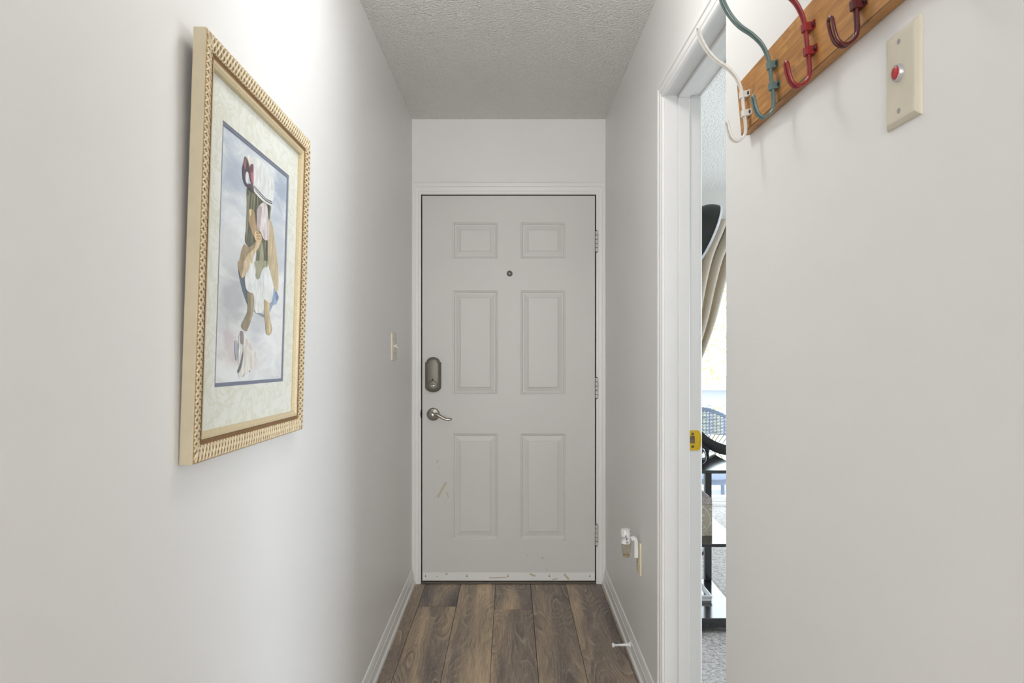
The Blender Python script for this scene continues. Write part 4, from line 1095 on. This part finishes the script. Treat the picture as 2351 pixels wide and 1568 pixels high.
bm = newbm(); box(bm, 0.4, 4.1, Yw-0.03, Yw+0.03, BZ, zr1); mk('bottom_rail', bm, wp, rl)
xp = (1627.5-CX)/sw2
for k in range(-9, 14):
    x = xp+k*0.153
    bm = newbm(); box(bm, x-0.019, x+0.019, Yw-0.018, Yw+0.018, zr1, zb0); mk('picket', bm, wp, rl)
# ---- wicker chair on the balcony
def wicker():
    Yw_ = 6.0; s = F/Yw_; xc = (1610-CX)/s; zt = CAMZ-(937-CY)/s; zp = CAMZ-(998-CY)/s; hw = (1668-1610)/s
    m_ = plain('blue_grey_wicker', rgb(122, 132, 150), 0.7, 0, 0.3, 0.12, 80)
    root = empty('wicker_chair', (xc, Yw_-0.25, BZ), 'blue grey wicker chair on the balcony in front of the railing', 'chair')
    def back_y(x): return Yw_+0.05-0.25*((x-xc)/hw)**2*0.4
    def arch(x): return zt-0.070*((x-xc)/hw)**2
    bm = newbm(); ns = 17
    for i in range(ns):
        x = xc-hw+2*hw*i/(ns-1)
        tube(bm, [(x, back_y(x), zp), (x, back_y(x), arch(x)-0.004)], 0.0036, 6)
    nr = 17
    for r_ in range(nr):
        z = zp+0.004+r_*0.0125; pts = []
        for i in range(68):
            x = xc-hw+2*hw*i/67
            if z > arch(x)-0.03: 
                continue
            pts.append((x, back_y(x)+0.005*math.sin(i*PI/2.1+(r_ % 2)*PI), z))
        if len(pts) > 3: tube(bm, pts, 0.0044, 5)
    mk('woven_back', bm, m_, root, 60, kind='stuff')
    bm = newbm()
    for off in (0.0, 0.011, 0.022):
        pts = [(xc-hw+2*hw*i/40, back_y(xc-hw+2*hw*i/40)+0.004*math.sin(i*1.9), arch(xc-hw+2*hw*i/40)-off+0.003*math.sin(i*2.3+off*90)) for i in range(41)]
        tube(bm, pts, 0.0075, 7)
    mk('braided_rim', bm, m_, root, 60)
    bm = newbm(); zl = zp-0.30
    for i in range(15):
        x = xc-hw+2*hw*i/14
        for sg in (1, -1):
            x2 = x+sg*0.17
            if abs(x2-xc) > hw+0.02: continue
            tube(bm, [(x, back_y(x), zp), ((x+x2)/2, back_y((x+x2)/2)+0.003*sg, (zp+zl)/2), (x2, back_y(x2), zl)], 0.0028, 5)
    mk('lattice', bm, plain('dark_wicker_cane', rgb(84, 90, 100), 0.7), root, 60)
    bm = newbm(); lathe(bm, [(hw*0.9, zl-0.05), (hw*1.05, zl-0.03), (hw*1.05, zl), (hw*0.9, zl+0.01), (0, zl+0.01)], (xc, Yw_-0.22, 0), (0, 0, 1), 28); mk('seat', bm, m_, root, 50)
    for sx_ in (-1, 1):
        for yy in (Yw_-0.42, Yw_-0.02):
            bm = newbm(); tube(bm, [(xc+sx_*hw*0.85, yy, BZ), (xc+sx_*hw*0.8, yy, zl-0.03)], 0.017, 8); mk('leg', bm, m_, root, 60)
        bm = newbm(); tube(bm, catmull([(xc+sx_*hw, back_y(xc+hw), zp+0.02), (xc+sx_*hw*1.12, Yw_-0.25, zl+0.2), (xc+sx_*hw*1.08, Yw_-0.43, zl+0.1), (xc+sx_*hw*0.95, Yw_-0.43, zl-0.03)], 6), 0.018, 8); mk('arm', bm, m_, root, 60)
wicker()
struct('ground', one(box, -40, 60, 7.2, 90, -3.4, -3.2), plain('dry_lawn', rgb(150, 150, 110), 0.9, 0, 0.2, 0.2, 2.0), 'pale lawn far below the balcony')
# ---- trees beyond the balcony, washed out by the daylight
def tree(x, y, zc, rad, n, label, hue):
    root = empty('tree', (x, y, -3.2), label, 'tree', 'trees beyond the balcony')
    rnd = random.Random(int(x*100+y)); bm = newbm()
    for _ in range(n):
        while True:
            p = Vector((rnd.uniform(-1, 1), rnd.uniform(-1, 1), rnd.uniform(-1, 1)))
            if p.length < 1: break
        p = Vector((x+p.x*rad, y+p.y*rad, zc+p.z*rad*1.35)); sz = rnd.uniform(0.018, 0.05)
        a = Euler((rnd.uniform(0, 6), rnd.uniform(0, 6), rnd.uniform(0, 6))).to_matrix()
        vs = [bm.verts.new(p+a @ Vector(q)*sz) for q in ((-1, 0, 0), (0, -0.45, 0.1), (1.1, 0, 0), (0, 0.45, 0.1))]
        bm.faces.new(vs)
    t = NT('leaf'); t.set(hue, 0.6, 0, 0.3)
    mk('leaves', bm, t.m, root, kind='stuff')
    bm = newbm(); tube(bm, [(x, y, -3.2), (x+0.05, y, -1), (x-0.05, y, zc), (x, y, zc+rad*0.8)], [0.16, 0.12, 0.08, 0.02], 10); mk('trunk', bm, plain('pale_bark', rgb(170, 160, 140), 0.9), root, 60)
tree(3.1, 12.0, 1.3, 1.25, 1100, 'pale yellow green leafy tree beyond the balcony railing, nearer one', rgb(150, 155, 100))
tree(4.6, 16.0, 1.6, 1.9, 1500, 'pale green leafy tree farther behind the balcony railing', rgb(162, 166, 116))
